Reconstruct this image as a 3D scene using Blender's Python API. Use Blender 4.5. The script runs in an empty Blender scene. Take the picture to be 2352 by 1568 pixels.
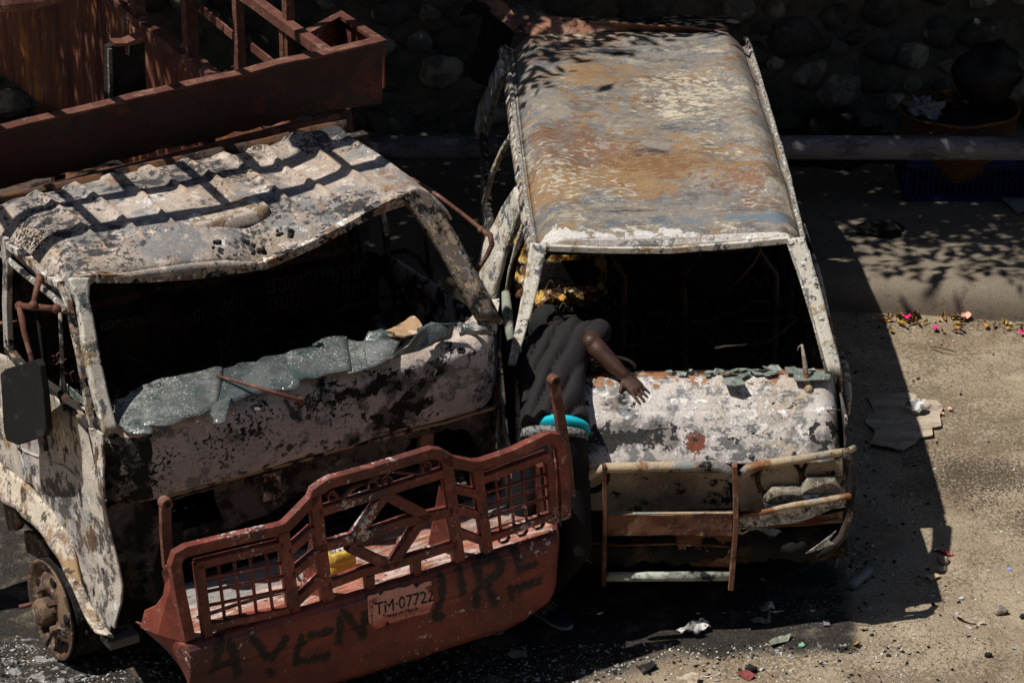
import bpy, bmesh, math, random
from mathutils import Vector, Matrix, noise
R = math.radians
S = bpy.context.scene
COL = S.collection
rnd = random.Random(7)
# ------------------------------------------------------------------ camera, sky, sun
FOC, CAMH, PITCH = 7500.0, 8.35, R(25)
cam = bpy.data.objects.new('camera', bpy.data.cameras.new('camera')); COL.objects.link(cam)
cam.location = (0, 0, CAMH); cam.rotation_euler = (R(65), 0, 0)
cam.data.sensor_width = 36; cam.data.lens = 36 * FOC / 2352
cam.data.clip_end = 500; cam.data.clip_start = .5
S.camera = cam
SUNV = Vector((.49, .13, -1.0))           # the way sunlight travels
w = bpy.data.worlds.new('World'); S.world = w; w.use_nodes = True
nt = w.node_tree; bg = nt.nodes['Background']
sky = nt.nodes.new('ShaderNodeTexSky'); sky.sky_type = 'NISHITA'; sky.sun_disc = False
sky.sun_elevation = math.atan2(1, math.hypot(SUNV.x, SUNV.y))
sky.sun_rotation = math.atan2(-SUNV.x, -SUNV.y)
nt.links.new(sky.outputs[0], bg.inputs[0]); bg.inputs[1].default_value = .05
sl = bpy.data.lights.new('sun', 'SUN'); sl.energy = 5.0; sl.angle = R(.5); sl.color = (1, .955, .88)
so = bpy.data.objects.new('sun', sl); COL.objects.link(so)
so.rotation_euler = SUNV.to_track_quat('-Z', 'Y').to_euler()
S.view_settings.view_transform = 'Standard'; S.view_settings.look = 'None'
S.view_settings.exposure = -.13; S.view_settings.gamma = 1

# ------------------------------------------------------------------ helpers
FR = {'W': (0, 0, 0), 'T': (-.98, 14.11, R(32)), 'V': (.835, 14.50, R(2.3))}
FWD = (math.cos(PITCH), -math.sin(PITCH)); UP = (math.sin(PITCH), math.cos(PITCH))
def at(fr, px, py, x=None, y=None, z=None):
    """where a line of sight through a measured point of the photo meets a plane of a vehicle's own frame"""
    ox, oy, a = FR[fr]; c, s = math.cos(a), math.sin(a)
    u = (px - 1176) / FOC; v = (784 - py) / FOC
    d = (u, FWD[0] + v * UP[0], FWD[1] + v * UP[1])
    o = (-ox * c - oy * s, ox * s - oy * c, CAMH); dl = (d[0] * c + d[1] * s, -d[0] * s + d[1] * c, d[2])
    if x is not None: t = (x - o[0]) / dl[0]
    elif y is not None: t = (y - o[1]) / dl[1]
    else: t = (z - o[2]) / dl[2]
    return Vector(o[i] + dl[i] * t for i in range(3))
TO = {'A': (0, 0), 'B': (1300, 0), 'C': (2696, 0), 'D': (0, 900), 'E': (1300, 900), 'F': (2696, 900), 'G': (0, 1801), 'H': (1300, 1801), 'I': (2696, 1801)}
def q(t, x, y):
    return (TO[t][0] + x / 1.68) / 1.7415, (TO[t][1] + y / 1.68) / 1.7415
def nz(p, s=1.0, seed=0.0):
    return noise.noise(Vector((p[0] * s + seed, p[1] * s - seed, p[2] * s + 2 * seed)))
def empty(name, loc=(0, 0, 0), rz=0, **k):
    o = bpy.data.objects.new(name, None); COL.objects.link(o); o.location = loc; o.rotation_euler = (0, 0, rz)
    tag(o, **k); return o
def tag(o, label=None, cat=None, group=None, kind=None):
    if label: o['label'] = label
    if cat: o['category'] = cat
    if group: o['group'] = group
    if kind: o['kind'] = kind
    return o
class MB:
    def __init__(s): s.v = []; s.f = []; s.m = []; s.cm = 0
    def add(s, vs, fs):
        b = len(s.v); s.v += [tuple(p) for p in vs]
        for f in fs: s.f.append([b + i for i in f]); s.m.append(s.cm)
        return s
    def box(s, c, sz, rot=None):
        c = Vector(c); h = Vector(sz) / 2
        vs = [Vector((i * h.x, j * h.y, k * h.z)) for i in (-1, 1) for j in (-1, 1) for k in (-1, 1)]
        if rot is not None: vs = [rot @ p for p in vs]
        return s.add([c + p for p in vs], [(0, 1, 3, 2), (4, 6, 7, 5), (0, 4, 5, 1), (2, 3, 7, 6), (0, 2, 6, 4), (1, 5, 7, 3)])
    def beam(s, p0, p1, w, h, up=(0, 0, 1), n=1, wob=0):
        """rectangular bar: w across, h along 'up'"""
        p0, p1 = Vector(p0), Vector(p1); d = (p1 - p0).normalized(); up = Vector(up)
        r = d.cross(up).normalized(); u = r.cross(d).normalized(); vs = []
        for i in range(n + 1):
            c = p0.lerp(p1, i / n)
            if wob and 0 < i < n: c = c + Vector((nz(c, 5), nz(c, 5, 3), nz(c, 5, 7))) * wob
            for a, b in ((-1, -1), (1, -1), (1, 1), (-1, 1)): vs.append(c + r * a * w / 2 + u * b * h / 2)
        fs = [(3, 2, 1, 0), tuple(4 * n + i for i in range(4))]
        for i in range(n):
            for k in range(4): fs.append((4 * i + k, 4 * i + (k + 1) % 4, 4 * i + 4 + (k + 1) % 4, 4 * i + 4 + k))
        return s.add(vs, fs)
    def path(s, pts, w, h, up):
        """mitred rectangular bar through points lying in one plane whose normal is 'up'"""
        pts = [Vector(p) for p in pts]; up = Vector(up).normalized(); vs = []; n = len(pts)
        for i, p in enumerate(pts):
            a = (p - pts[i - 1]).normalized() if i else None; b = (pts[i + 1] - p).normalized() if i < n - 1 else None
            t = (a + b).normalized() if a is not None and b is not None else (a if b is None else b)
            k = 1.0
            if a is not None and b is not None: k = 1 / max(.35, t.dot(a))
            r = t.cross(up).normalized()
            for x, y in ((-1, -1), (1, -1), (1, 1), (-1, 1)): vs.append(p + r * x * w / 2 * k + up * y * h / 2)
        fs = [(3, 2, 1, 0), tuple(4 * (n - 1) + i for i in range(4))]
        for i in range(n - 1):
            for k in range(4): fs.append((4 * i + k, 4 * i + (k + 1) % 4, 4 * i + 4 + (k + 1) % 4, 4 * i + 4 + k))
        return s.add(vs, fs)
    def tube(s, pts, r, n=10, cap=True):
        pts = [Vector(p) for p in pts]; m = len(pts)
        if not isinstance(r, (list, tuple)): r = [r] * m
        vs = []; ref = None
        for i, p in enumerate(pts):
            t = (pts[min(i + 1, m - 1)] - pts[max(i - 1, 0)]).normalized()
            if ref is None: ref = t.orthogonal().normalized()
            ref = (ref - t * ref.dot(t)).normalized(); b = t.cross(ref)
            for k in range(n):
                a = 2 * math.pi * k / n; vs.append(p + (ref * math.cos(a) + b * math.sin(a)) * r[i])
        fs = []
        for i in range(m - 1):
            for k in range(n): fs.append((i * n + k, i * n + (k + 1) % n, (i + 1) * n + (k + 1) % n, (i + 1) * n + k))
        if cap: fs += [tuple(range(n))[::-1], tuple((m - 1) * n + k for k in range(n))]
        return s.add(vs, fs)
    def grid(s, rows):
        h = len(rows); w = len(rows[0]); vs = [p for r in rows for p in r]
        return s.add(vs, [(i * w + j, i * w + j + 1, (i + 1) * w + j + 1, (i + 1) * w + j) for i in range(h - 1) for j in range(w - 1)])
    def plate(s, pts, off):
        """closed slab: outline pts plus the same outline moved by off"""
        pts = [Vector(p) for p in pts]; off = Vector(off); n = len(pts)
        vs = pts + [p + off for p in pts]
        return s.add(vs, [tuple(range(n)), tuple(range(2 * n - 1, n - 1, -1))] + [(i, i + n, (i + 1) % n + n, (i + 1) % n) for i in range(n)])
    def loft(s, secs, n=20):
        """secs: (centre, u, v) ellipse half axes"""
        vs = []
        for c, u, v in secs:
            c, u, v = Vector(c), Vector(u), Vector(v)
            for k in range(n):
                a = 2 * math.pi * k / n; vs.append(c + u * math.cos(a) + v * math.sin(a))
        fs = []; m = len(secs)
        for i in range(m - 1):
            for k in range(n): fs.append((i * n + k, i * n + (k + 1) % n, (i + 1) * n + (k + 1) % n, (i + 1) * n + k))
        fs += [tuple(range(n))[::-1], tuple((m - 1) * n + k for k in range(n))]
        return s.add(vs, fs)
    def ball(s, c, r, n=10, m=14, amp=0, seed=0, fr=3, rot=None):
        c = Vector(c); r = Vector(r) if not isinstance(r, (int, float)) else Vector((r, r, r)); vs = []; fs = []
        for i in range(n + 1):
            t = math.pi * i / n
            for k in range(m):
                a = 2 * math.pi * k / m; d = Vector((math.sin(t) * math.cos(a), math.sin(t) * math.sin(a), math.cos(t)))
                g = 1 + amp * nz(d, fr, seed); p = Vector((d.x * r.x, d.y * r.y, d.z * r.z)) * g
                if rot is not None: p = rot @ p
                vs.append(c + p)
        for i in range(n):
            for k in range(m): fs.append((i * m + k, i * m + (k + 1) % m, (i + 1) * m + (k + 1) % m, (i + 1) * m + k))
        return s.add(vs, fs)
    def lathe(s, c, ax, prof, n=32, hole=None):
        """prof: (radius, along) pairs round axis ax"""
        c, ax = Vector(c), Vector(ax).normalized(); u = ax.orthogonal().normalized(); v = ax.cross(u); vs = []; fs = []
        for r, l in prof:
            for k in range(n):
                a = 2 * math.pi * k / n; vs.append(c + ax * l + (u * math.cos(a) + v * math.sin(a)) * r)
        for i in range(len(prof) - 1):
            for k in range(n): fs.append((i * n + k, i * n + (k + 1) % n, (i + 1) * n + (k + 1) % n, (i + 1) * n + k))
        return s.add(vs, fs)
    def panel(s, pts, cuts=3, amp=.006, fr=4, seed=0, nrm=None):
        """flat outline cut into small faces and dented along its normal"""
        bm = bmesh.new(); vv = [bm.verts.new(p) for p in pts]; f = bm.faces.new(vv); f.normal_update()
        n = Vector(nrm) if nrm is not None else f.normal.copy()
        bmesh.ops.triangulate(bm, faces=[f])
        for _ in range(cuts): bmesh.ops.subdivide_edges(bm, edges=bm.edges[:], cuts=1, use_grid_fill=True)
        for x in bm.verts: x.co += n * (nz(x.co, fr, seed) * amp + nz(x.co, fr * 3, seed + 5) * amp * .4)
        bm.verts.index_update(); s.add([x.co for x in bm.verts], [[y.index for y in g.verts] for g in bm.faces]); bm.free(); return s
    def build(s, name, mat, parent=None, smooth=False, solid=0, bevel=0, remesh=0, weld=False):
        me = bpy.data.meshes.new(name); me.from_pydata(s.v, [], s.f)
        for m in (mat if isinstance(mat, (list, tuple)) else [mat]): me.materials.append(m)
        me.polygons.foreach_set('material_index', s.m)
        if weld or remesh:
            bm = bmesh.new(); bm.from_mesh(me)
            if weld: bmesh.ops.remove_doubles(bm, verts=bm.verts[:], dist=1e-5)
            bmesh.ops.recalc_face_normals(bm, faces=bm.faces[:]); bm.to_mesh(me); bm.free()
        if smooth: me.polygons.foreach_set('use_smooth', [True] * len(me.polygons))
        o = bpy.data.objects.new(name, me); COL.objects.link(o)
        if parent: o.parent = parent
        if remesh:
            m = o.modifiers.new('r', 'REMESH'); m.mode = 'VOXEL'; m.voxel_size = remesh; m.use_smooth_shade = True
            m = o.modifiers.new('s', 'SMOOTH'); m.iterations = 4
        if solid: m = o.modifiers.new('t', 'SOLIDIFY'); m.thickness = solid; m.offset = -1
        if bevel: m = o.modifiers.new('b', 'BEVEL'); m.width = bevel; m.segments = 2; m.limit_method = 'ANGLE'; m.angle_limit = R(40)
        return o

# ------------------------------------------------------------------ procedural materials
def mat(name, base, layers=(), rough=.8, bump=.35, fine=(120, .25), spec=.25, metal=0, var=.25, vs=3.0, dist=.004, grain=.5):
    """base colour, then layers of patches; each layer: (colour, scale, threshold, softness, {options})"""
    m = bpy.data.materials.new(name); m.use_nodes = True; nt = m.node_tree; N = nt.nodes; L = nt.links
    bs = N['Principled BSDF']; tc = N.new('ShaderNodeTexCoord')
    def mth(op, a, b=0.0, clamp=False):
        n = N.new('ShaderNodeMath'); n.operation = op; n.use_clamp = clamp
        for i, x in enumerate((a, b)):
            if isinstance(x, (int, float)): n.inputs[i].default_value = x
            else: L.new(x, n.inputs[i])
        return n.outputs[0]
    def tex(kind, scale, st=(1, 1, 1), det=6, dis=0.0, seed=0, rg=.6):
        mp = N.new('ShaderNodeMapping'); L.new(tc.outputs['Object'], mp.inputs[0])
        mp.inputs['Scale'].default_value = st; mp.inputs['Location'].default_value = (seed * 3.1, seed * 1.7, seed * 2.3)
        if kind == 'noise':
            t = N.new('ShaderNodeTexNoise'); t.inputs['Scale'].default_value = scale; t.inputs['Detail'].default_value = det
            t.inputs['Roughness'].default_value = rg; t.inputs['Distortion'].default_value = dis
            L.new(mp.outputs[0], t.inputs['Vector']); return t.outputs[0]
        t = N.new('ShaderNodeTexVoronoi'); t.inputs['Scale'].default_value = scale
        wn = N.new('ShaderNodeTexNoise'); wn.inputs['Scale'].default_value = scale * 1.5; wn.inputs['Detail'].default_value = 3
        L.new(mp.outputs[0], wn.inputs['Vector'])
        mx = N.new('ShaderNodeMix'); mx.data_type = 'VECTOR'; mx.inputs[0].default_value = .12 if kind == 'crack' else 0.0
        mx.inputs[0].default_value = .12
        L.new(mp.outputs[0], mx.inputs[4]); L.new(wn.outputs[1], mx.inputs[5]); L.new(mx.outputs[1], t.inputs['Vector'])
        if kind == 'crack': t.feature = 'DISTANCE_TO_EDGE'
        return t.outputs[0]
    col = N.new('ShaderNodeRGB'); col.outputs[0].default_value = (*base, 1); col = col.outputs[0]
    if var:
        v = mth('MULTIPLY_ADD', tex('noise', vs, seed=91), var * 2.4); v.node.inputs[2].default_value = 1 - var * 1.2
        mx = N.new('ShaderNodeMix'); mx.data_type = 'RGBA'; mx.blend_type = 'MULTIPLY'; mx.inputs[0].default_value = 1
        L.new(col, mx.inputs[6]); L.new(v, mx.inputs[7]); col = mx.outputs[2]
    rgh = None; hgt = None
    for i, ly in enumerate(layers):
        c, sc, th, sf = ly[:4]; o = ly[4] if len(ly) > 4 else {}
        k = o.get('kind', 'noise')
        if k == 'attr':
            at_ = N.new('ShaderNodeAttribute'); at_.attribute_name = o['attr']
            f = at_.outputs['Fac']
            if sc:
                nn = mth('MULTIPLY', mth('SUBTRACT', tex('noise', sc, seed=i + 1, det=8, st=o.get('st', (1, 1, 1))), .5), o.get('br', 1.2)); f = mth('ADD', f, nn)
        else: f = tex(k, sc, o.get('st', (1, 1, 1)), o.get('det', 8), min(.25, o.get('dis', .1)), o.get('seed', i + 1), o.get('rg', .68))
        if 'x' in o:      # limit the layer to where a second, broader noise is high
            g = tex('noise', o['x'][0], seed=o.get('seed', i) + 20, det=3)
            f = mth('ADD', f, mth('MULTIPLY', mth('SUBTRACT', g, .5), o['x'][1]))
        mr = N.new('ShaderNodeMapRange'); mr.interpolation_type = 'SMOOTHSTEP'
        L.new(f, mr.inputs[0])
        lo, hi = th - sf, th + sf
        if k == 'crack': mr.inputs[1].default_value = 0; mr.inputs[2].default_value = th; mr.inputs[3].default_value = 1; mr.inputs[4].default_value = 0
        else: mr.inputs[1].default_value = lo; mr.inputs[2].default_value = hi
        f = mth('MULTIPLY', mr.outputs[0], o.get('a', 1.0))
        mx = N.new('ShaderNodeMix'); mx.data_type = 'RGBA'; L.new(f, mx.inputs[0]); L.new(col, mx.inputs[6]); mx.inputs[7].default_value = (*c, 1)
        col = mx.outputs[2]
        h = mth('MULTIPLY', f, o.get('h', .5)); hgt = h if hgt is None else mth('ADD', hgt, h)
        if 'r' in o:
            rr = N.new('ShaderNodeMix'); rr.data_type = 'FLOAT'; L.new(f, rr.inputs[0])
            if rgh is None: rr.inputs[2].default_value = rough
            else: L.new(rgh, rr.inputs[2])
            rr.inputs[3].default_value = o['r']; rgh = rr.outputs[0]
    if grain:
        gq = mth('MULTIPLY_ADD', tex('noise', 75, det=8, seed=77, rg=.75), grain * 2.6); gq.node.inputs[2].default_value = 1 - grain * 1.3
        mx = N.new('ShaderNodeMix'); mx.data_type = 'RGBA'; mx.blend_type = 'MULTIPLY'; mx.inputs[0].default_value = 1
        L.new(col, mx.inputs[6]); L.new(gq, mx.inputs[7]); col = mx.outputs[2]
    L.new(col, bs.inputs['Base Color'])
    bs.inputs['Roughness'].default_value = rough; bs.inputs['Metallic'].default_value = metal
    bs.inputs['Specular IOR Level'].default_value = spec
    if rgh is not None: L.new(rgh, bs.inputs['Roughness'])
    if fine:
        fn = mth('MULTIPLY', tex('noise', fine[0], det=4, seed=55), fine[1]); hgt = fn if hgt is None else mth('ADD', hgt, fn)
    if hgt is not None and bump:
        b = N.new('ShaderNodeBump'); b.inputs['Strength'].default_value = bump; b.inputs['Distance'].default_value = dist * 3
        L.new(hgt, b.inputs['Height']); L.new(b.outputs[0], bs.inputs['Normal'])
    return m
SOOT = (.012, .011, .011); PALE = (.62, .51, .44); WHITE = (.80, .77, .73); GREY = (.12, .125, .135); BLUE = (.16, .20, .25)
RUST = (.30, .11, .03); OCH = (.36, .20, .075); BRN = (.10, .045, .025); CREAM = (.60, .50, .34)
M = {}
M['van_roof'] = mat('heat_scaled_roof_steel', (.235, .215, .195), [
    ((.30, .25, .20), 2.6, .51, .10, dict(st=(1, 1.6, 1), h=.1, seed=31)),
    ((.14, .158, .18), 3.4, .55, .07, dict(st=(1, 1.9, 1), seed=9, h=-.2, r=.5)),
    ((.11, .10, .095), 7, .565, .08, dict(st=(1, 1.5, 1), seed=29, a=.75)), ((.40, .36, .31), 22, .585, .05, dict(st=(1, 1.4, 1), seed=33, a=.7, h=.3)),
    ((.44, .38, .28), 3.2, .62, .06, dict(st=(1, 2.2, 1), h=.3, seed=40)),
    ((.31, .18, .075), 14, .555, .06, dict(st=(1, 1.5, 1), seed=11, h=.3, x=(1.0, 1.3), rg=.75, a=.85)),
    ((.21, .10, .05), 18, .60, .05, dict(st=(1, 1.5, 1), seed=14, x=(1.3, 1.2), a=.85)),
    ((.55, .48, .37), 20, .635, .04, dict(st=(1, 1.6, 1), seed=19, h=.5, x=(1.5, .8))),
    ((.035, .037, .042), 1.7, .625, .04, dict(st=(1, 2.4, 1), seed=17, h=-.2)),
    ((.48, .42, .32), 5, 1.1, .12, dict(kind='attr', attr='rim', br=2.0, h=.4)),
    ((.15, .19, .235), 4, .80, .12, dict(kind='attr', attr='band', br=1.6, h=-.2, a=.9)),
    ((.66, .63, .60), 9, .85, .05, dict(kind='attr', attr='lip', br=2.4, h=.6)),
    ((.8, .78, .74), 130, .70, .02, dict(det=2, seed=20, h=.6, r=.3))], rough=.58, bump=.5, fine=(60, .6), spec=.5, metal=.1)
M['van_white'] = mat('scorched_white_van_paint', (.58, .53, .50), [
    ((.44, .36, .28), 2.2, .55, .08, dict(seed=4)),
    ((.20, .205, .21), 8, .555, .03, dict(seed=2, h=-.3, rg=.78)),
    (WHITE, 12, .58, .03, dict(seed=5, h=.6)),
    ((.17, .165, .165), 9, .88, .05, dict(kind='attr', attr='grey', br=2.6, h=-.3, st=(1, 3, 1))),
    ((.20, .065, .035), 8, .90, .06, dict(kind='attr', attr='rust', br=2.2, h=-.3)),
    ((.12, .11, .105), 8, .90, .16, dict(kind='attr', attr='char', br=2.2, h=-.1, a=.8)),
    ((.03, .028, .028), 15, 1.0, .04, dict(kind='attr', attr='char', br=3.2, h=-.5)),
    ((.34, .17, .09), 14, .98, .08, dict(kind='attr', attr='lip', br=2.4, h=.2)),
    ((.66, .62, .58), 34, .60, .02, dict(seed=35, h=.5, x=(2, .5))),
    (SOOT, 40, .64, .015, dict(seed=10, h=-.6, x=(3, .6)))], bump=.6, fine=(70, .4), spec=.3)
M['van_front'] = mat('tan_scorched_front_panel', (.40, .335, .255), [
    ((.22, .13, .08), 4, .57, .10, dict(seed=2)), ((.14, .12, .10), 2.2, .58, .12, dict(seed=22)), (SOOT, 9, .595, .02, dict(seed=6, h=-.5, rg=.75)), ((.30, .28, .26), 14, .62, .03, dict(seed=8)), (SOOT, 40, .66, .02, dict(seed=9))], bump=.5)
M['truck_white'] = mat('flaking_white_truck_paint', (.50, .46, .455), [
    ((.33, .32, .32), 1.6, .54, .12, dict(seed=1)),
    ((.20, .20, .205), 6, .56, .02, dict(seed=21, h=-.3, rg=.75)),
    ((.34, .26, .19), 3.0, .64, .06, dict(seed=3, a=.6)),
    ((.52, .44, .40), 11, .60, .02, dict(seed=5, h=.6)),
    ((.14, .135, .135), 3.0, 1.02, .22, dict(kind='attr', attr='char', br=1.2, a=.75, h=0)),
    ((.07, .066, .064), 9, .98, .14, dict(kind='attr', attr='char', br=2.4, h=-.2, a=.85)),
    (SOOT, 11, 1.06, .05, dict(kind='attr', attr='char', br=2.8, h=-.5)),
    ((.05, .048, .047), 20, .60, .02, dict(seed=15, h=-.4, x=(1.6, 1.1), rg=.75)),
    (SOOT, 45, .62, .015, dict(seed=10, h=-.6, x=(2, 1.0))),
    ((.60, .50, .43), 9, .95, .05, dict(kind='attr', attr='lip', br=2.6, h=.5))], bump=.55, fine=(60, .4))
M['truck_side'] = mat('sunbleached_flaking_side_paint', (.60, .53, .46), [
    ((.34, .34, .35), 3.2, .53, .10, dict(seed=1, st=(1, 1, .6), h=-.2)), ((.20, .15, .11), 2.0, .60, .10, dict(seed=41, a=.7)),
    ((.45, .27, .07), 3, .64, .03, dict(seed=23)),
    ((.16, .10, .07), 7, .585, .02, dict(seed=5, st=(1, 1, .5), h=-.5)),
    (WHITE, 12, .60, .02, dict(seed=7, st=(1, 1, .5), h=.6)),
    ((.10, .095, .09), 14, .60, .04, dict(seed=17, rg=.78, h=-.4, x=(2.5, .9))),
    (SOOT, 8, .62, .02, dict(seed=9, h=-.6, rg=.75))], bump=.8, fine=(60, .4))
M['truck_roof'] = mat('ash_covered_truck_roof', (.50, .42, .36), [
    ((.34, .27, .21), 1.5, .52, .12, dict(seed=51)),
    ((.22, .215, .215), 2.6, .54, .06, dict(seed=1, h=-.15, st=(1, .8, 1))),
    ((.25, .14, .08), 4, .60, .05, dict(seed=3, h=-.15, rg=.75)),
    ((.58, .48, .41), 9, .57, .04, dict(seed=5, h=.3)),
    ((.80, .78, .75), 4, .62, .03, dict(seed=26, h=.4, rg=.75)),
    ((.13, .125, .125), 5, 1.0, .30, dict(kind='attr', attr='char', br=1.4, h=0, a=.8)),
    ((.06, .06, .062), 14, 1.05, .08, dict(kind='attr', attr='char', br=2.8, h=-.2)),
    ((.50, .35, .24), 16, .80, .15, dict(kind='attr', attr='lip', br=1.8, h=.1)),
    ((.05, .05, .052), 34, .60, .03, dict(seed=7, h=-.2, x=(1.6, 1.1), rg=.75)),
    (SOOT, 70, .625, .02, dict(seed=9, h=.4, x=(2, .8)))], bump=.45, fine=(90, .5), dist=.004)
M['apron'] = mat('sooty_apron', (.10, .09, .085), [((.26, .225, .20), 8, .57, .03, dict(seed=1, h=.3, rg=.75)), (SOOT, 4, .52, .06, dict(seed=2, h=-.3)), ((.20, .12, .07), 6, .62, .04, dict(seed=4))], bump=.6)
M['frame'] = mat('burnt_pillar_paint', (.42, .36, .30), [
    ((.22, .12, .06), 9, .53, .03, dict(seed=2)), (WHITE, 16, .57, .02, dict(seed=4, h=.5)), (SOOT, 8, .55, .02, dict(seed=5, h=-.5)), (GREY, 20, .57, .02, dict(seed=9))], bump=.6)
M['van_frame'] = mat('pale_van_pillar_paint', (.58, .54, .46), [
    ((.36, .26, .14), 7, .56, .04, dict(seed=2)), (GREY, 9, .57, .03, dict(seed=4)), (SOOT, 12, .62, .02, dict(seed=5, h=-.5)), (WHITE, 22, .58, .02, dict(seed=9, h=.5))], bump=.6)
M['gutter'] = mat('crusted_roof_gutter', (.36, .33, .28), [(WHITE, 45, .53, .03, dict(seed=4, h=.9)), (SOOT, 50, .60, .03, dict(seed=6))], bump=1, fine=(160, .8))
M['dark_frame'] = mat('sooty_pillar', (.035, .03, .027), [((.33, .25, .18), 12, .57, .02, dict(seed=2, h=.5)), (BRN, 6, .57, .04, dict(seed=6))], bump=.6)
M['soot'] = mat('sooty_steel', (.016, .014, .013), [((.05, .035, .028), 5, .56, .05, dict(seed=1)), ((.16, .14, .12), 30, .66, .02, dict(seed=3, h=.5))], rough=.9, bump=.6)
M['inner'] = mat('charred_interior_panel', (.085, .06, .045), [((.15, .07, .035), 3, .52, .06, dict(seed=1)), (SOOT, 5, .52, .04, dict(seed=2)), ((.22, .2, .18), 35, .66, .02, dict(seed=3))], rough=.9)
M['innerpale'] = mat('half_burnt_inner_door', (.30, .28, .27), [(SOOT, 6, .49, .02, dict(seed=1, h=-.4)), ((.45, .40, .36), 14, .6, .02, dict(seed=3, h=.4)), ((.2, .09, .04), 5, .62, .03, dict(seed=5))], bump=.6)
M['red'] = mat('weathered_red_oxide_paint', (.25, .058, .038), [
    ((.14, .035, .025), 3, .52, .08, dict(seed=1)), ((.06, .03, .026), 1.6, .56, .08, dict(seed=61, a=.7)), ((.075, .035, .03), 6, .585, .05, dict(seed=3)),
    ((.30, .12, .09), 9, .60, .06, dict(seed=5)), ((.55, .48, .46), 40, .66, .015, dict(seed=8, h=-.5, x=(2.5, .9))),
    ((.10, .04, .03), 60, .64, .02, dict(seed=10))], rough=.6, bump=.35, spec=.35)
M['redface'] = mat('sprayed_red_bumper_paint', (.22, .052, .036), [
    ((.14, .035, .025), 3, .52, .08, dict(seed=1)), ((.06, .03, .026), 1.6, .56, .08, dict(seed=61, a=.7)), ((.09, .035, .03), 6, .61, .05, dict(seed=3)),
    ((.10, .045, .09), 3, .95, .12, dict(kind='attr', attr='edge', br=.8)),
    ((.55, .50, .50), 26, .66, .015, dict(seed=8, h=-.5, x=(2.5, .5))),
    ((.012, .010, .010), 34, .48, .3, dict(kind='attr', attr='spray', br=1.7, h=0, a=.95)),
    ((.10, .04, .03), 60, .66, .02, dict(seed=10))], rough=.6, bump=.3, spec=.35)
M['redtop'] = mat('ash_dusted_red_ledge', (.45, .17, .12), [
    ((.60, .45, .40), 4, .52, .05, dict(seed=2, st=(1, 4, 1))), ((.30, .12, .06), 6, .56, .04, dict(seed=3, st=(1, 5, 1))),
    ((.35, .32, .30), 5, .90, .2, dict(kind='attr', attr='ash', br=1.4, h=.6)),
    ((.8, .78, .76), 70, .66, .02, dict(seed=8, h=.6)), (SOOT, 30, .63, .02, dict(seed=12))], rough=.45, bump=.7, spec=.5)
M['rustbeam'] = mat('dark_red_rusted_beam', (.050, .014, .011), [
    ((.05, .022, .016), 2.2, .50, .08, dict(seed=1, st=(1, 1, 2))), ((.15, .032, .022), 3, .58, .06, dict(seed=2)),
    ((.03, .018, .015), 14, .585, .03, dict(seed=3)), ((.35, .25, .2), 60, .73, .02, dict(seed=5, h=.4))], rough=.55, bump=.4, spec=.35)
M['rustsheet'] = mat('orange_brown_rusted_sheet', (.20, .07, .038), [
    ((.42, .16, .03), 2, .57, .06, dict(seed=1, st=(1, 2, .5))), ((.10, .03, .02), 3, .54, .08, dict(seed=3, st=(2, 2, .4))),
    ((.45, .28, .18), 7, .62, .05, dict(seed=5, st=(2, 2, .5)))], rough=.75, bump=.4)
M['rustbar'] = mat('brown_painted_steel', (.15, .06, .04), [((.10, .035, .025), 6, .52, .06, dict(seed=1)), ((.24, .13, .095), 12, .58, .05, dict(seed=3)), (SOOT, 25, .66, .02, dict(seed=4))], rough=.65, bump=.4, spec=.35)
M['barpale'] = mat('scorched_bull_bar_tube', (.42, .33, .22), [((.25, .26, .26), 3.5, .52, .04, dict(seed=2)), ((.22, .09, .04), 4, .57, .05, dict(seed=5)), (SOOT, 7, .60, .03, dict(seed=6))], bump=.5)
M['barrust'] = mat('scorched_brown_bull_bar_plate', (.19, .09, .055), [((.07, .03, .02), 5, .52, .06, dict(seed=2)), ((.33, .22, .14), 9, .60, .05, dict(seed=4))], bump=.4)
M['barwhite'] = mat('grey_green_lower_tube', (.42, .44, .38), [(SOOT, 6, .60, .05, dict(seed=3)), ((.2, .2, .18), 12, .57, .05, dict(seed=5))], bump=.3)
M['wheel'] = mat('rusted_wheel_steel', (.20, .13, .085), [((.07, .045, .035), 8, .5, .05, dict(seed=1)), ((.45, .40, .34), 14, .60, .03, dict(seed=3, h=.3)), ((.30, .13, .04), 6, .6, .05, dict(seed=6))], bump=.6)
M['glass'] = mat('dust_covered_melted_glass', (.105, .112, .108), [
    ((.06, .082, .078), 3.5, .54, .06, dict(seed=1)), ((.19, .20, .19), 6, .56, .06, dict(seed=3)), ((.04, .045, .048), 4, .62, .04, dict(seed=6)),
    ((.38, .39, .37), 90, .64, .04, dict(seed=5, r=.9, h=.3, det=3, x=(4, .5))), ((.50, .48, .44), 40, .71, .02, dict(seed=7, r=.9, h=.3, det=2)),
    ((.02, .03, .03), 4.5, .010, 0, dict(kind='crack', h=-.6)), ((.45, .50, .49), 9, .006, 0, dict(kind='crack', h=.3, a=.6, seed=8))], rough=.2, bump=.3, spec=.8)
M['glass_dark'] = mat('smoky_melted_glass', (.065, .078, .08), [((.12, .135, .13), 5, .55, .06, dict(seed=3)), ((.38, .39, .37), 80, .65, .04, dict(seed=5, r=.9, h=.3, det=3)), ((.02, .03, .03), 5, .010, 0, dict(kind='crack', h=-.6))], rough=.16, bump=.3, spec=.8)
M['shard'] = mat('green_tinted_glass_shard', (.22, .25, .22), [((.65, .62, .55), 70, .62, .02, dict(seed=5, r=.9)), ((.08, .11, .10), 20, .55, .05, dict(seed=2))], rough=.25, bump=.3, spec=.6)
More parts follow.
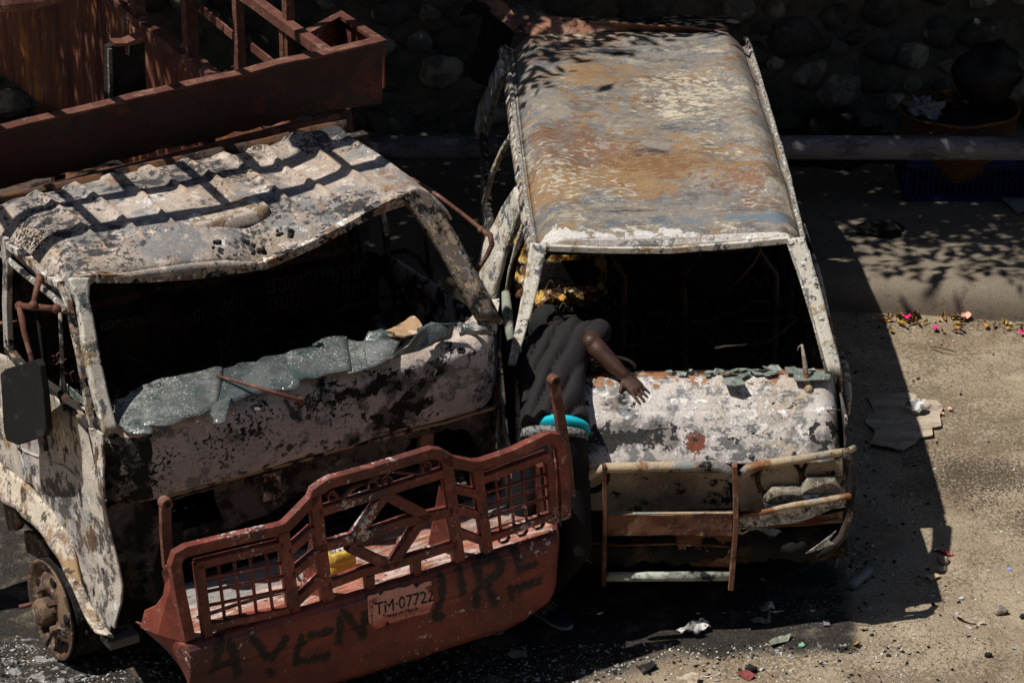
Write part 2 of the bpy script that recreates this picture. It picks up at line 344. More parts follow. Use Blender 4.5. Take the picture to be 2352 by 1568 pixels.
M['foam'] = mat('scorched_yellow_foam', (.55, .33, .07), [((.12, .05, .02), 7, .52, .05, dict(seed=1, h=-.5)), ((.75, .62, .35), 15, .57, .03, dict(seed=2, h=.5)), (SOOT, 6, .58, .03, dict(seed=4))], bump=1, fine=(50, .8))
M['black'] = mat('matt_black', (.01, .01, .01), [((.03, .03, .03), 8, .6, .05, {})], rough=.8)
M['dirt'] = mat('dry_trodden_earth', (.385, .31, .22), [
    ((.29, .215, .145), 1.6, .52, .10, dict(seed=1, h=.3)), ((.46, .37, .26), 3, .58, .08, dict(seed=2, h=.3)),
    ((.25, .19, .13), 40, .63, .05, dict(seed=4, h=-.3, x=(1.2, .9), a=.8)),
    ((.13, .10, .07), 60, .69, .03, dict(seed=5, h=-.3, x=(1.0, .9))),
    ((.20, .15, .10), 7, .010, 0, dict(kind='crack', h=-.8, a=.6)),
    ((.12, .10, .08), 2.4, .70, .25, dict(kind='attr', attr='burn', br=1.5, h=0, a=.8)),
    ((.032, .029, .027), 7, .95, .20, dict(kind='attr', attr='burn', br=2.0, h=.2, a=.9)),
    ((.34, .33, .32), 12, .78, .10, dict(kind='attr', attr='ash', br=3.0, h=.5, rg=.75)),
    ((.40, .37, .33), 55, .665, .03, dict(seed=42, det=4, h=.4)),
    ((.85, .82, .74), 110, .70, .02, dict(seed=12, det=2, h=.6, r=.4, x=(2, .35)))], rough=.95, bump=.9, fine=(60, 1.2), spec=.15, dist=.006)
M['concrete'] = mat('sidewalk_concrete', (.20, .165, .125), [((.15, .125, .10), 1.5, .52, .1, dict(seed=1)), ((.14, .11, .09), 8, .60, .05, dict(seed=3)), ((.12, .07, .05), 2, .62, .06, dict(seed=5)), ((.6, .56, .5), 90, .73, .02, dict(seed=7))], rough=.9, bump=.5)
M['stone'] = mat('rounded_river_stone', (.36, .31, .24), [((.14, .13, .12), 6, .52, .06, dict(seed=1)), ((.24, .215, .175), 14, .58, .04, dict(seed=3)), ((.22, .12, .06), 1.3, .64, .04, dict(seed=5))], bump=.8)
M['stone_dark'] = mat('dark_river_stone', (.10, .09, .075), [((.06, .055, .045), 6, .52, .06, dict(seed=1)), ((.15, .14, .12), 14, .60, .04, dict(seed=3))], bump=.8)
M['mortar'] = mat('mossy_mortar', (.15, .13, .10), [((.085, .08, .06), 4, .52, .08, dict(seed=1)), ((.14, .12, .09), 10, .6, .05, dict(seed=3))], bump=.9)
M['pipe'] = mat('grey_painted_pipe', (.20, .19, .215), [((.10, .09, .10), 5, .53, .05, dict(seed=1, st=(.4, 1, 1))), ((.36, .34, .34), 12, .62, .04, dict(seed=2, st=(.4, 1, 1)))], rough=.6, bump=.3)
M['skin'] = mat('dark_brown_skin', (.060, .027, .017), [((.038, .017, .011), 14, .55, .1, dict(seed=1))], rough=.5, bump=.2, fine=(220, .4), spec=.4, var=.1, grain=.1)
M['shirt'] = mat('charcoal_cotton', (.021, .0175, .019), [((.022, .019, .021), 5, .55, .15, dict(seed=1, st=(2, .7, 1), h=.6))], rough=.9, bump=.25, fine=(400, .15), var=.1, grain=.1)
M['jeans'] = mat('black_denim', (.005, .005, .006), [((.016, .017, .018), 8, .6, .06, dict(seed=1))], rough=.85)
M['cyan'] = mat('turquoise_underwear', (.01, .46, .58), [], rough=.7, var=.1, bump=.1, grain=.1)
M['belt'] = mat('patterned_waistband', (.20, .20, .19), [((.04, .045, .05), 30, .52, .03, dict(seed=1, st=(1, 1, 3))), ((.36, .37, .30), 40, .6, .03, dict(seed=3))], rough=.7)
M['knit'] = mat('black_knit_cap', (.022, .023, .022), [], rough=.95, bump=.8, fine=(200, 1))
M['shoe'] = mat('navy_trainer', (.012, .02, .045), [], rough=.7)
M['sole'] = mat('grey_white_sole', (.38, .37, .36), [], rough=.7)
M['stripe'] = mat('pale_shoe_stripe', (.5, .52, .55), [], rough=.7, bump=0)
M['plate'] = mat('faded_red_plate', (.66, .33, .28), [((.60, .10, .05), 2, .80, .3, dict(kind='attr', attr='low', br=.5, h=0)), ((.42, .36, .30), 14, .60, .02, dict(seed=3, h=.4)), ((.30, .10, .08), 20, .62, .04, dict(seed=5))], rough=.6, bump=.5)
M['ink'] = mat('black_plate_lettering', (.02, .018, .018), [((.42, .30, .26), 45, .60, .02, dict(seed=3))], bump=0)
M['inkred'] = mat('dark_red_plate_lettering', (.30, .02, .03), [], bump=0)
M['inkpale'] = mat('pale_plate_lettering', (.65, .5, .45), [], bump=0)
M['yellow'] = mat('yellow_plastic', (.58, .38, .07), [((.35, .2, .04), 8, .58, .06, dict(seed=1)), (SOOT, 7, .63, .04, dict(seed=3))], rough=.5)
M['ashwhite'] = mat('white_ash_lump', (.62, .60, .58), [((.25, .24, .23), 20, .53, .04, dict(seed=1, h=-.5)), (SOOT, 30, .6, .03, dict(seed=3))], bump=1)
M['ashdark'] = mat('black_ash', (.02, .019, .018), [((.4, .38, .36), 60, .66, .02, dict(seed=1)), ((.07, .065, .06), 18, .56, .05, dict(seed=2))], bump=1, rough=.95)
M['crate'] = mat('blue_plastic', (.006, .015, .10), [((.01, .02, .10), 5, .58, .08, {})], rough=.5)
M['wicker'] = mat('wicker', (.13, .06, .02), [((.2, .08, .02), 30, .55, .06, dict(st=(1, 1, 3)))], rough=.7)
M['cloth'] = mat('white_rag', (.20, .20, .21), [((.35, .36, .38), 6, .6, .06, {})], rough=.9)
M['clear'] = mat('clouded_clear_plastic', (.20, .20, .21), [((.5, .5, .5), 20, .62, .04, {})], rough=.3, spec=.6)
M['card'] = mat('trodden_cardboard', (.46, .38, .29), [((.30, .24, .18), 4, .55, .06, dict(st=(1, 4, 1))), ((.06, .05, .05), 8, .62, .04, {})], rough=.9)
M['pinkp'] = mat('magenta_petal', (.75, .03, .22), [], bump=.1, grain=.1)
M['salmon'] = mat('pale_pink_petal', (.85, .42, .34), [], bump=.1, grain=.1)
M['leaf'] = mat('dry_leaf', (.38, .22, .07), [((.16, .09, .04), 20, .55, .06, {})])
M['olive'] = mat('grey_green_shard', (.22, .23, .18), [((.45, .43, .38), 30, .6, .04, {})], rough=.6)
M['crownleaf'] = mat('green_leaf', (.06, .10, .03), [], bump=0)
M['bark'] = mat('bark', (.14, .10, .07), [((.06, .045, .03), 12, .54, .06, dict(st=(1, 1, .3)))])
M['capblue'] = mat('blue_bottle_cap', (.25, .28, .55), [], bump=.1); M['capgreen'] = mat('green_bottle_cap', (.20, .38, .26), [], bump=.1); M['capgrey'] = mat('grey_bottle_cap', (.42, .45, .50), [], bump=.1)
#PARTS
# ================================================================== SETTING
def seg(p, a, b):
    ax, ay = a; bx, by = b; dx, dy = bx - ax, by - ay
    t = max(0, min(1, ((p[0] - ax) * dx + (p[1] - ay) * dy) / (dx * dx + dy * dy + 1e-9)))
    return math.hypot(p[0] - ax - t * dx, p[1] - ay - t * dy)
def rectd(p, fr, x0, x1, y0, y1):
    ox, oy, a = FR[fr]; c, s = math.cos(a), math.sin(a); X, Y = p[0] - ox, p[1] - oy
    x = X * c + Y * s; y = -X * s + Y * c
    return math.hypot(max(x0 - x, 0, x - x1), max(y0 - y, 0, y - y1))
def kerby(x):
    """front line of the kerb"""
    P = [(-60, 18.45), (-1, 18.45), (2, 18.38), (3.15, 18.21), (6, 17.8), (60, 16)]
    for (a, b), (c, d) in zip(P, P[1:]):
        if x <= c: return b + (d - b) * (x - a) / (c - a)
    return P[-1][1]
def gz(x, y):
    return .022 * nz((x, y, 0), .7) + .010 * nz((x, y, 0), 3, 4) + .004 * nz((x, y, 0), 11, 9)
xs = [-60, -20, -8] + [-5.2 + .05 * i for i in range(190)] + [8, 20, 60]
ys = [-20, 4, 10] + [12.2 + .05 * i for i in range(128)] + [20, 25, 40, 80]
g = MB().grid([[(x, y, gz(x, y) if -5.3 < x < 4.4 and 12 < y < 18.7 else 0) for x in xs] for y in ys])
ground = g.build('ground', M['dirt'], smooth=True); tag(ground, kind='structure')
me = ground.data
burn = me.attributes.new('burn', 'FLOAT', 'POINT'); ash = me.attributes.new('ash', 'FLOAT', 'POINT')
bv, av = [], []
for v in me.vertices:
    p = v.co
    dV_ = rectd(p, 'V', -.9, .85, -.25, 4.2); d = min(rectd(p, 'T', -1.3, 1.35, -.75, 5), dV_ * (1 + 1.4 * max(0, min(1, p.x - .3))))
    b = max(0, 1.12 - d / (.38 + 1.5 * max(0, min(1, (.2 - p.x) / 1.8))))
    k = max(0, .55 - abs(p.y - (kerby(p.x) - .1)) / .45) if p.x < 2.7 else .2 * max(0, 1 - abs(p.y - kerby(p.x)) / .3)
    bv.append(min(1.15, max(b, k)))
    a = max(0, .85 - math.hypot(p.x + 2.5, p.y - 13.9) / 1.3); a = max(a, .5 - math.hypot(p.x - .45, p.y - 13.6) / 1.3)
    av.append(a)
burn.data.foreach_set('value', bv); ash.data.foreach_set('value', av)
# pavement with its rounded kerb
px = [-60, -20, -8] + [-6 + .2 * i for i in range(61)] + [12, 30, 60]
prof = [(-.01, -.1), (.0, .03), (.015, .10), (.05, .155), (.10, .18), (.18, .192), (.35, .198), (.37, .190), (.39, .198)] + [(.6 + .25 * i, .2 + .005 * i) for i in range(9)] + [(30, .25)]
rows = []
for dy, z in prof: rows.append([(x, kerby(x) + dy + .008 * nz((x, dy, z), 2.5), z + .006 * nz((x, dy, 0), 3, 2)) for x in px])
g = MB().grid(rows); pv = g.build('pavement', M['concrete'], smooth=True); tag(pv, kind='structure')
# boundary wall of river stones set in mortar
WY = 20.75
g = MB(); g.box((0, WY + .3, 1.55), (26, .5, 2.9)); g.cm = 1
pts = []
for i in range(6000):
    x = rnd.uniform(-7, 7.2); z = rnd.uniform(.25, 2.9); r = rnd.choice((.07, .10, .12, .15, .17))
    if all(math.hypot(x - a, (z - b) * 1.1) > (r + c) * .92 for a, b, c in pts): pts.append((x, z, r))
for i, (x, z, r) in enumerate(pts):
    g.cm = 1 if rnd.random() < .38 else 2
    rot = Matrix.Rotation(rnd.uniform(-.6, .6), 3, 'Y')
    g.ball((x, WY + .06, z), (r * rnd.uniform(.95, 1.2), .045 + r * .25, r * rnd.uniform(.7, .95)), 8, 12, amp=.35, seed=i, fr=1.4, rot=rot)
wall = g.build('boundary_wall', [M['mortar'], M['stone'], M['stone_dark']], smooth=False)
tag(wall, 'wall of rounded river stones set in dark mortar behind the pavement', 'wall')
for p in wall.data.polygons:
    if p.material_index: p.use_smooth = True
# guard pipe along the pavement
gp = empty('guard_rail', (0, 19.4, 0), label='thick grey horizontal pipe rail running across the pavement', cat='railing')
a = Vector((-9, 0, .68)); b = Vector((9, 0, .655))
MB().tube([a.lerp(b, i / 30) + Vector((0, .01 * nz((i, 0, 0), .3), .01 * nz((i, 5, 0), .4))) for i in range(31)], .078, 20).build('pipe', M['pipe'], gp, smooth=True)
for x in (-6.5, .9, 7.5): MB().box((x, .02, .3), (.07, .07, .62)).build('post', M['pipe'], gp, bevel=.004)
# tree standing behind the wall; its crown hangs over the pavement
tr = empty('shade_tree', (1.5, 22.3, 0), label='leafy tree behind the stone wall, its crown hanging over the pavement', cat='tree')
g = MB(); g.tube([(0, 0, 0), (.05, 0, 1.5), (-.1, -.1, 3), (-.1, -.4, 4.2)], [.24, .19, .16, .12], 12)
tips = []
for i in range(11):
    a = -2.9 + i * .52; L_ = 2.9 if math.sin(a) < 0 else 1.5
    e = Vector((math.cos(a) * 3.9, math.sin(a) * L_ * .55 - 2.2, 4.6 + .4 * math.sin(i * 2.1)))
    s_ = Vector((-.1, -.3, 3.3 + .08 * i)); m_ = s_.lerp(e, .5) + Vector((0, 0, .35)); g.tube([s_, m_, e], [.08, .05, .015], 8); tips += [e, m_]
g.build('trunk', M['bark'], tr, smooth=True)
g = MB(); rt = random.Random(3)
def leaf(g, c, s, r_):
    n = Vector((r_.gauss(0, 1), r_.gauss(0, 1), r_.gauss(0, 1) + .8)).normalized(); u = n.orthogonal().normalized(); u = Matrix.Rotation(r_.uniform(0, 6.3), 3, n) @ u; v = n.cross(u)
    g.add([c - u * s, c + v * s * .45, c + u * s, c - v * s * .45], [(0, 1, 2, 3)])
for i in range(2500):
    x = rt.uniform(-7.4, 3.2); z = rt.uniform(3.4, 5.6); y = rt.uniform(-5.3, -1.0)
    if noise.noise(Vector((x * .8, y * .8, z * .8))) < -.42: continue
    # ragged front edge: nothing forward of a wavy line
    ye = -4.05 - .06 * z + .45 * noise.noise(Vector((x * 1.3, 0, 4))) - (1.1 if -5.0 < x < -2.9 else 0)
    if y < ye: continue
    c = Vector((x, y, z)); k = 40 if y > ye + .5 else 15
    for j in range(k):
        leaf(g, c + Vector((rt.gauss(0, .17), rt.gauss(0, .15), rt.gauss(0, .13))), rt.uniform(.045, .085), rt)
g.build('crown', M['crownleaf'], tr)

# the house the photo was taken from: unseen behind the camera, added to close off that side of the sky
hs = empty('house', (0, -1.2, 0), label='unseen tall grey rendered house behind the camera, added to close off sky light', cat='house')
hm = mat('grey_render', (.085, .08, .075), []); wm = mat('dark_window_glass', (.02, .02, .025), [], rough=.2)
MB().box((0, -4, 6.5), (34, 8, 13)).build('wall', hm, hs); MB().box((0, -4, 13.15), (34.6, 8.6, .3)).build('roof', hm, hs)
for k_ in range(8):
    for j_ in (1.6, 5.0, 11.0): MB().box((-14 + 4 * k_, .02, j_), (1.3, .08, 1.4)).build('window', wm, hs)
MB().box((0, .35, 7.0), (5, .7, .15)).build('balcony', hm, hs)
# ================================================================== TRUCK
T = empty('burnt_truck', (FR['T'][0], FR['T'][1], 0), FR['T'][2], label='burnt-out cab-over cargo truck with red front bumper guard, left of the van', cat='truck')
def tq(t, a_, b_, **k): return at("T", *q(t, a_, b_), **k)
def td(a_, b_, **k): return at("T", a_, b_, **k)
# --- cab roof
rows = []
NV, NU = 56, 110
RX = [-1.13, 1.0]
for j in range(NV + 1):
    t = j / NV; y = .34 + 1.08 * t; row = []
    for i in range(NU + 1):
        u = i / NU; x = -1.08 + 2.10 * u
        yy = y + (.05 + .02 * math.sin(i * .3) * t) * 0
        e = min(u, 1 - u)
        z = 2.235 + .03 * math.sin(math.pi * t) - .14 * max(0, 1 - e / .10) ** 2
        z -= .175 * math.exp(-abs(x + .02) / .36) * math.exp(-((t) / .26) ** 1.3)
        z -= .06 * math.exp(-((x - .45) / .22) ** 2 - ((t - .62) / .3) ** 2)
        z -= .05 * max(0, t - .9) / .1
        z -= .03 * max(0, .04 - t) / .04
        # pressed ribs
        k = (x + .98) / .205; d = abs(k - round(k)) * .205; rib = max(0, 1 - (d / .024) ** 2) ** .8 * .025
        on = min(1, max(0, (t - .16) / .05)); on *= 1 if abs(x) < .95 else 0
        if -.36 < x < .18 and t < .52: on = 0 if t > .14 else on
        z += rib * on
        z += .016 * nz((x, y, 0), 2.0, 3) + .004 * nz((x, y, 0), 7, 5) + .001 * nz((x, y, 0), 30, 2)
        z += .05 * math.exp(-((x - .62) / .3) ** 2) * math.exp(-((t - .80) / .08) ** 2)
        row.append((x + .03 * (t - .2) * (1 if x > 0 else -1) * 0, yy, z))
    rows.append(row)
rf_ = MB().grid(rows).build('roof', M['truck_roof'], T, smooth=True, solid=.012)
ca = rf_.data.attributes.new('char', 'FLOAT', 'POINT'); ca.data.foreach_set('value', [max(0, min(1.1, .45 + .75 * math.exp(-((v.co.x + .05) / .45) ** 2 - ((v.co.y - 1.12) / .22) ** 2) + .5 * math.exp(-((v.co.x + .85) / .3) ** 2) - .25 * max(0, v.co.x - .3))) for v in rf_.data.vertices])
def charlip(o, f, lip=None):
    a = o.data.attributes.new('char', 'FLOAT', 'POINT'); a.data.foreach_set('value', [f(v.co) for v in o.data.vertices])
    if lip: a = o.data.attributes.new('lip', 'FLOAT', 'POINT'); a.data.foreach_set('value', [lip(v.co) for v in o.data.vertices])
def bump2(x, y, cx, cy, rx, ry): return math.exp(-((x - cx) / rx) ** 2 - ((y - cy) / ry) ** 2)
def ribk(c):
    k = (c.x + .98) / .205; d = abs(k - round(k)) * .205; return max(0, 1 - (d / .03) ** 2) if c.y > .52 else 0
rf_.data.attributes.new('lip', 'FLOAT', 'POINT').data.foreach_set('value', [max(ribk(v.co) * .85, .75 * max(0, 1 - (v.co.y - .34) / .08)) for v in rf_.data.vertices])
# raised oval hatch
hc = Vector((-.10, .66, 2.205)); g = MB()
def oval(r1, r2, z, n=40):
    o = []
    for k in range(n):
        a = 2 * math.pi * k / n; ca, sa = math.cos(a), math.sin(a)
        o.append(hc + Vector((math.copysign(abs(ca) ** .45, ca) * r1, math.copysign(abs(sa) ** .6, sa) * r2, z)))
    return o
rings = [oval(.25, .115, -.03), oval(.24, .108, .020), oval(.225, .092, .034), oval(.20, .068, .026), oval(.18, .053, .036), oval(.12, .03, .036), oval(.01, .005, .036)]
n = 40; g.add([p for r_ in rings for p in r_], [(i * n + k, i * n + (k + 1) % n, (i + 1) * n + (k + 1) % n, (i + 1) * n + k) for i in range(len(rings) - 1) for k in range(n)])
g.build('roof_hatch', mat('hatch_rusty_cream', (.50, .42, .35), [((.26, .17, .10), 16, .52, .05, dict(st=(1, 1.5, 1))), (WHITE, 16, .6, .02, dict(h=.5))], bump=.7), T, smooth=True)
# melted clearance lamp stubs along the front of the roof
for (a, b) in ((675, 180), (1450, 130), (1665, 120), (1870, 60), (1975, 55), (1745, 180)):
    p = tq('D', a, b, z=2.2); g = MB(); rr = rnd.uniform(.012, .02)
    for k in range(4): g.ball(p + Vector((rnd.uniform(-.03, .03), rnd.uniform(-.025, .025), -.01 + .008 * k)), rr * rnd.uniform(.6, 1), 6, 8, amp=.5, seed=a + k)
    g.build('melted_lamp_stub', M['ashdark'], T, smooth=True)
# --- windscreen frame (header, pillars) ; header sagged to a point in the middle
hd = [td(x, y_, y=.345) for x, y_ in ((172, 640), (205, 636), (300, 637), (430, 630), (520, 618), (603, 607))]
hd2 = [td(x, y_, y=.345) for x, y_ in ((603, 607), (640, 592), (720, 556), (800, 514), (870, 475), (915, 453), (955, 446))]
MB().path(hd, .04, .05, (0, 1, 0)).build('windscreen_header', M['frame'], T)
MB().path(hd2, .04, .05, (0, 1, 0)).build('windscreen_header', M['frame'], T)
def polyz(P, x):
    for a, b in zip(P, P[1:]):
        if x <= b.x: return a.z + (b.z - a.z) * (x - a.x) / (b.x - a.x)
    return P[-1].z
roof_front = [Vector(p) for p in rows[0]]; hh = hd + hd2[1:]
fr0 = [p for p in roof_front if hh[0].x < p.x < hh[-1].x]
MB().grid([[p.lerp(Vector((p.x, .335, polyz(hh, p.x) + .005)), j / 4) + Vector((0, -.012 * math.sin(j / 4 * 3.14), 0)) for p in fr0] for j in range(5)]).build('header_fascia', M['truck_roof'], T, smooth=True, solid=.012)
def pillar(name, outl, thick, m, **k):
    return MB().plate(outl, thick).build(name, m, T, bevel=.006, **k)
# left front pillar: a leaning folded sheet
def strip(pa, pb, n=10, amp=.006, seed=0):
    """ruled grid between two polylines"""
    def lerp(P, t):
        f = t * (len(P) - 1); i = min(int(f), len(P) - 2); return Vector(P[i]).lerp(Vector(P[i + 1]), f - i)
    rows = []
    for i in range(n + 1):
        a, b = lerp(pa, i / n), lerp(pb, i / n)
        rows.append([a.lerp(b, j / 6) + Vector((nz(a.lerp(b, j / 6), 6, seed), nz(a.lerp(b, j / 6), 6, seed + 4), 0)) * amp for j in range(7)])
    return rows
pa = [td(155, 640, y=.33), td(166, 690, y=.28), td(192, 830, y=.14), td(232, 1000, y=-.02)]
pb = [td(196, 640, y=.33), td(196, 690, y=.28), td(222, 830, y=.14), td(262, 992, y=-.02)]
MB().grid(strip(pa, pb, 24)).build('front_pillar', M['van_frame'], T, smooth=True, solid=.045)
pa = [td(905, 455, y=.35), td(928, 470, y=.34), td(945, 490, y=.32), td(1003, 575, y=.22), td(1092, 735, y=.0)]
pb = [td(950, 436, y=.37), td(975, 446, y=.36), td(995, 475, y=.33), td(1050, 570, y=.23), td(1140, 742, y=.0)]
MB().grid(strip(pa, pb, 24)).build('front_pillar', mat('scorched_right_pillar', (.16, .125, .10), [((.38, .29, .20), 14, .53, .04, dict(h=.5, rg=.75)), ((.36, .35, .35), 26, .58, .02, dict(seed=4, h=.3)), (SOOT, 16, .55, .03, dict(seed=6, h=-.4, rg=.75))], bump=.7), T, smooth=True, solid=.05)
# gutters down both edges of the roof
g = MB(); g.tube([Vector((-1.10, .30 + .12 * i, 2.12 - (.02 if i else .04))) for i in range(10)], .016, 8); g.build('roof_gutter', M['gutter'], T, smooth=True)
gp_ = [td(745, 330, x=1.04), td(860, 372, x=1.04), td(917, 396, x=1.04), td(965, 437, x=1.05), td(992, 470, x=1.07), td(1022, 520, x=1.08), td(1060, 585, x=1.09), td(1110, 672, x=1.10), td(1150, 742, x=1.10)]
MB().tube(gp_, .015, 8).build('roof_gutter', M['frame'], T, smooth=True)
# rear cab wall and rear pillars
g = MB(); g.grid([[(-1.05 + 2.08 * i / 40, 1.42 + .02 * nz((i * .1, j * .2, 0), 1.5), .8 + 1.42 * j / 20) for i in range(41)] for j in range(21)]); g.build('rear_cab_wall', M['inner'], T, smooth=True, solid=.02)
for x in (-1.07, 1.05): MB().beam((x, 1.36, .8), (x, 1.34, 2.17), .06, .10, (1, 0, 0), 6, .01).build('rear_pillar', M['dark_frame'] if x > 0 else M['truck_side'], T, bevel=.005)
for a, b in ((385, 400), (600, 612)):
    MB().beam(td(a + 220, 615, y=1.36) if a < 500 else td(598, 612, y=1.2), td(a + 230, 830, y=1.3) if a < 500 else td(640, 800, y=1.2), .03, .05, (0, 1, 0), 5, .01).build('cab_stiffener', M['soot'], T)
# cab floor, engine hump, dash shelf
g = MB(); g.box((0, .72, .88), (2.06, 1.3, .04)); g.box((0, .85, 1.05), (.75, .9, .32)); g.box((-.62, .95, 1.05), (.62, .5, .22)); g.box((.62, .95, 1.05), (.62, .5, .22)); g.build('cab_floor', M['soot'], T, bevel=.02)
g = MB(); g.grid([[(-1.0 + 2.0 * i / 60, .06 + .30 * j / 12, 1.565 - .10 * (j / 12) + .015 * nz((i * .2, j * .5, 0), 1.2)) for i in range(61)] for j in range(13)]); g.build('dash_shelf', M['ashdark'], T, smooth=True, solid=.02)
# zigzag seat springs
def spring(px0, px1, yy, n, A, mat_=None):
    p0, p1 = td(*px0, y=yy), td(*px1, y=yy); pts = []
    for i in range(n * 8 + 1):
        t = i / (n * 8); a = t * n * 2 * math.pi
        pts.append(p0.lerp(p1, t) + Vector((.012 * math.sin(2 * a), .02 * nz((t * 5, n, 0)), A * math.cos(a))))
    return MB().tube(pts, .0038, 5).build('seat_spring', mat_ or M['barrust'], T, smooth=True)
spring((610, 660), (830, 620), .95, 9, .038); spring((615, 700), (840, 660), .95, 9, .035)
spring((400, 745), (560, 690), .95, 8, .035); spring((120, 830), (190, 790), .95, 4, .03); spring((230, 750), (390, 725), 1.0, 7, .02); spring((110, 880), (190, 860), .95, 4, .03)
for x in (-.62, .62):
    sf = MB(); sf.tube([(x - .3, .95, 1.2), (x - .28, 1.1, 1.75), (x - .2, 1.12, 1.82), (x + .2, 1.12, 1.82), (x + .28, 1.1, 1.75), (x + .3, .95, 1.2)], .014, 8)
    sf.build('seat_frame', M['soot'], T, smooth=True)
# steering wheel
sw = [td(752, 722, y=.62), td(800, 705, y=.66), td(850, 690, y=.72), td(905, 677, y=.76), td(928, 684, y=.78), td(925, 700, y=.76), td(895, 715, y=.72), td(868, 730, y=.62), td(855, 752, y=.55)]
MB().tube(sw, .012, 8).build('steering_wheel', M['soot'], T, smooth=True)
MB().tube([td(862, 728, y=.6), td(878, 752, y=.5), td(884, 790, y=.42)], [.022, .03, .02], 10).build('steering_column', mat('grey_column', (.12, .11, .10), [(SOOT, 20, .5, .05, {})]), T, smooth=True)
# --- front: upper nose panel with rounded corners
def nose(x, z, y):  # bend towards the sides
    e = max(0, abs(x) - .88) / .20; return y + .13 * e * e
prof = [(1.606, .07), (1.610, .0), (1.600, -.045), (1.575, -.072), (1.552, -.090), (1.538, -.097), (1.43, -.10), (1.31, -.09), (1.22, -.07), (1.195, -.05), (1.19, -.02)]
rows = []
for z, y in prof:
    row = []
    for i in range(121):
        x = -1.09 + 2.18 * i / 120
        dz = (.020 * nz((x, 0, 0), 2.2, 4) + .008 * nz((x, z, 0), 9)) * (1 if z > 1.55 else .3)
        dy = .014 * nz((x, z, 0), 3.5, 8) + .005 * nz((x, z, 0), 11, 2)
        row.append((x, nose(x, z, y) + dy, z + dz))
    rows.append(row)
fine_rows = []
for a, b in zip(rows, rows[1:]):
    for k in range(3): fine_rows.append([tuple(Vector(p).lerp(Vector(q_), k / 3)) for p, q_ in zip(a, b)])
fine_rows.append(rows[-1])
nsp = MB().grid(fine_rows).build('nose_panel', M['truck_white'], T, smooth=True, solid=.01)
charlip(nsp, lambda c: min(1.15, .34 + .72 * bump2(c.x, c.z, .48, 1.33, .28, .20) + .55 * bump2(c.x, c.z, .2, 1.5, .5, .06) + (.75 if c.x < -.89 or c.x > 1.03 else 0) + .35 * bump2(c.x, c.z, .1, 1.2, .4, .1)), lambda c: max(0, min(.95, (c.z - 1.53) / .02)))  # lip mask paints the top bevel paler, as a sunlit band
# thin seams left and right
for xx in (-.885, 1.03): MB().beam((xx, nose(xx, 0, -.103), 1.56), (xx, nose(xx, 0, -.078), 1.21), .008, .012, (0, 1, 0), 6, .003).build('panel_seam', M['black'], T)
# trim edge under the nose
MB().beam((-.85, -.06, 1.188), (1.06, -.06, 1.176), .012, .012, n=12, wob=.006).build('nose_trim', mat('tan_trim', (.36, .25, .13), [(SOOT, 12, .55, .03, {})]), T)
# lower apron with two openings
g = MB()
ap = lambda x0, x1, z0, z1, s: g.panel([(x0, .045, z0), (x1, .045, z0), (x1, .045, z1), (x0, .045, z1)], 4, .012, 5, s)
def ragged(P, s_):
    o = []
    for a_, b_ in zip(P, P[1:] + P[:1]):
        a_, b_ = Vector(a_), Vector(b_)
        for k in range(5): c = a_.lerp(b_, k / 5); o.append(c + (Vector((nz(c, 9, s_), 0, nz(c, 9, s_ + 3))) * .035 if k else Vector((0, 0, 0))))
    return o
g.panel(ragged([(-1.05, .06, .78), (-.84, .05, .74), (-.78, .045, .98), (-.83, .045, 1.15), (-1.05, .05, 1.15)], 1), 4, .015, 5, 1)
g.panel(ragged([(-.83, .045, 1.11), (-.5, .045, 1.10), (-.47, .045, .93), (-.8, .045, .90), (-.78, .045, .84), (-.40, .045, .86), (-.1, .045, .92), (.30, .045, .95), (.56, .045, .98), (.58, .045, 1.08), (.80, .045, 1.08), (.93, .045, 1.02), (.97, .045, .82), (1.06, .045, .80), (1.07, .045, 1.14), (-.83, .045, 1.15)], 4), 5, .015, 5, 3)
g.build('lower_apron', M['apron'], T, smooth=True, solid=.01)
MB().box((-.20, .03, 1.04), (.10, .02, .15)).build('bracket', M['frame'], T, bevel=.005)
MB().box((.72, .12, 1.0), (.08, .05, .26)).box((.72, .12, .87), (.12, .08, .08)).build('bracket', mat('tan_bracket', (.33, .22, .14), [(SOOT, 9, .55, .03, {})]), T, bevel=.01)
# sooty understructure behind the apron
g = MB(); g.box((0, .55, .95), (1.9, .06, .35)); g.box((-.72, .30, .72), (.10, .5, .5)); g.box((.75, .30, .72), (.10, .5, .5)); g.box((0, .35, .62), (1.6, .12, .14)); g.box((0, .28, .85), (.9, .1, .25))
g.tube([(-.8, .2, 1.05), (-.6, .05, .85), (-.65, .1, .6), (-.8, .1, .45)], .02, 8); g.tube([(-.4, .15, 1.0), (0, .05, .93), (.5, .15, .9)], .018, 8)
g.tube([(.2, .12, .88), (.26, .02, .7), (.2, .1, .5)], .012, 6); g.build('chassis_front', M['soot'], T)
g = MB(); 
for sx in (-.42, .42): g.box((sx, 2.7, .72), (.09, 5.2, .2))
for yy in (.9, 2.0, 3.2, 4.6): g.box((0, yy, .72), (.8, .08, .14))
g.build('chassis_rails', M['soot'], T)
# grey inner strut at the left of the grille opening
g = MB(); g.panel([td(266, 1168, y=.12), td(312, 1168, y=.1), td(322, 1250, y=.08), td(345, 1310, y=.06), td(322, 1330, y=.08), td(290, 1280, y=.1)], 3, .02, 6)
g.build('inner_strut', M['apron'], T, smooth=True, solid=.012)
g = MB(); g.panel([td(290, 1275, y=.0), td(330, 1345, y=.0), td(338, 1362, y=-.02), td(300, 1375, y=.0), td(282, 1320, y=0)], 3, .02, 6); g.build('bent_flap', M['inner'], T, smooth=True, solid=.01)
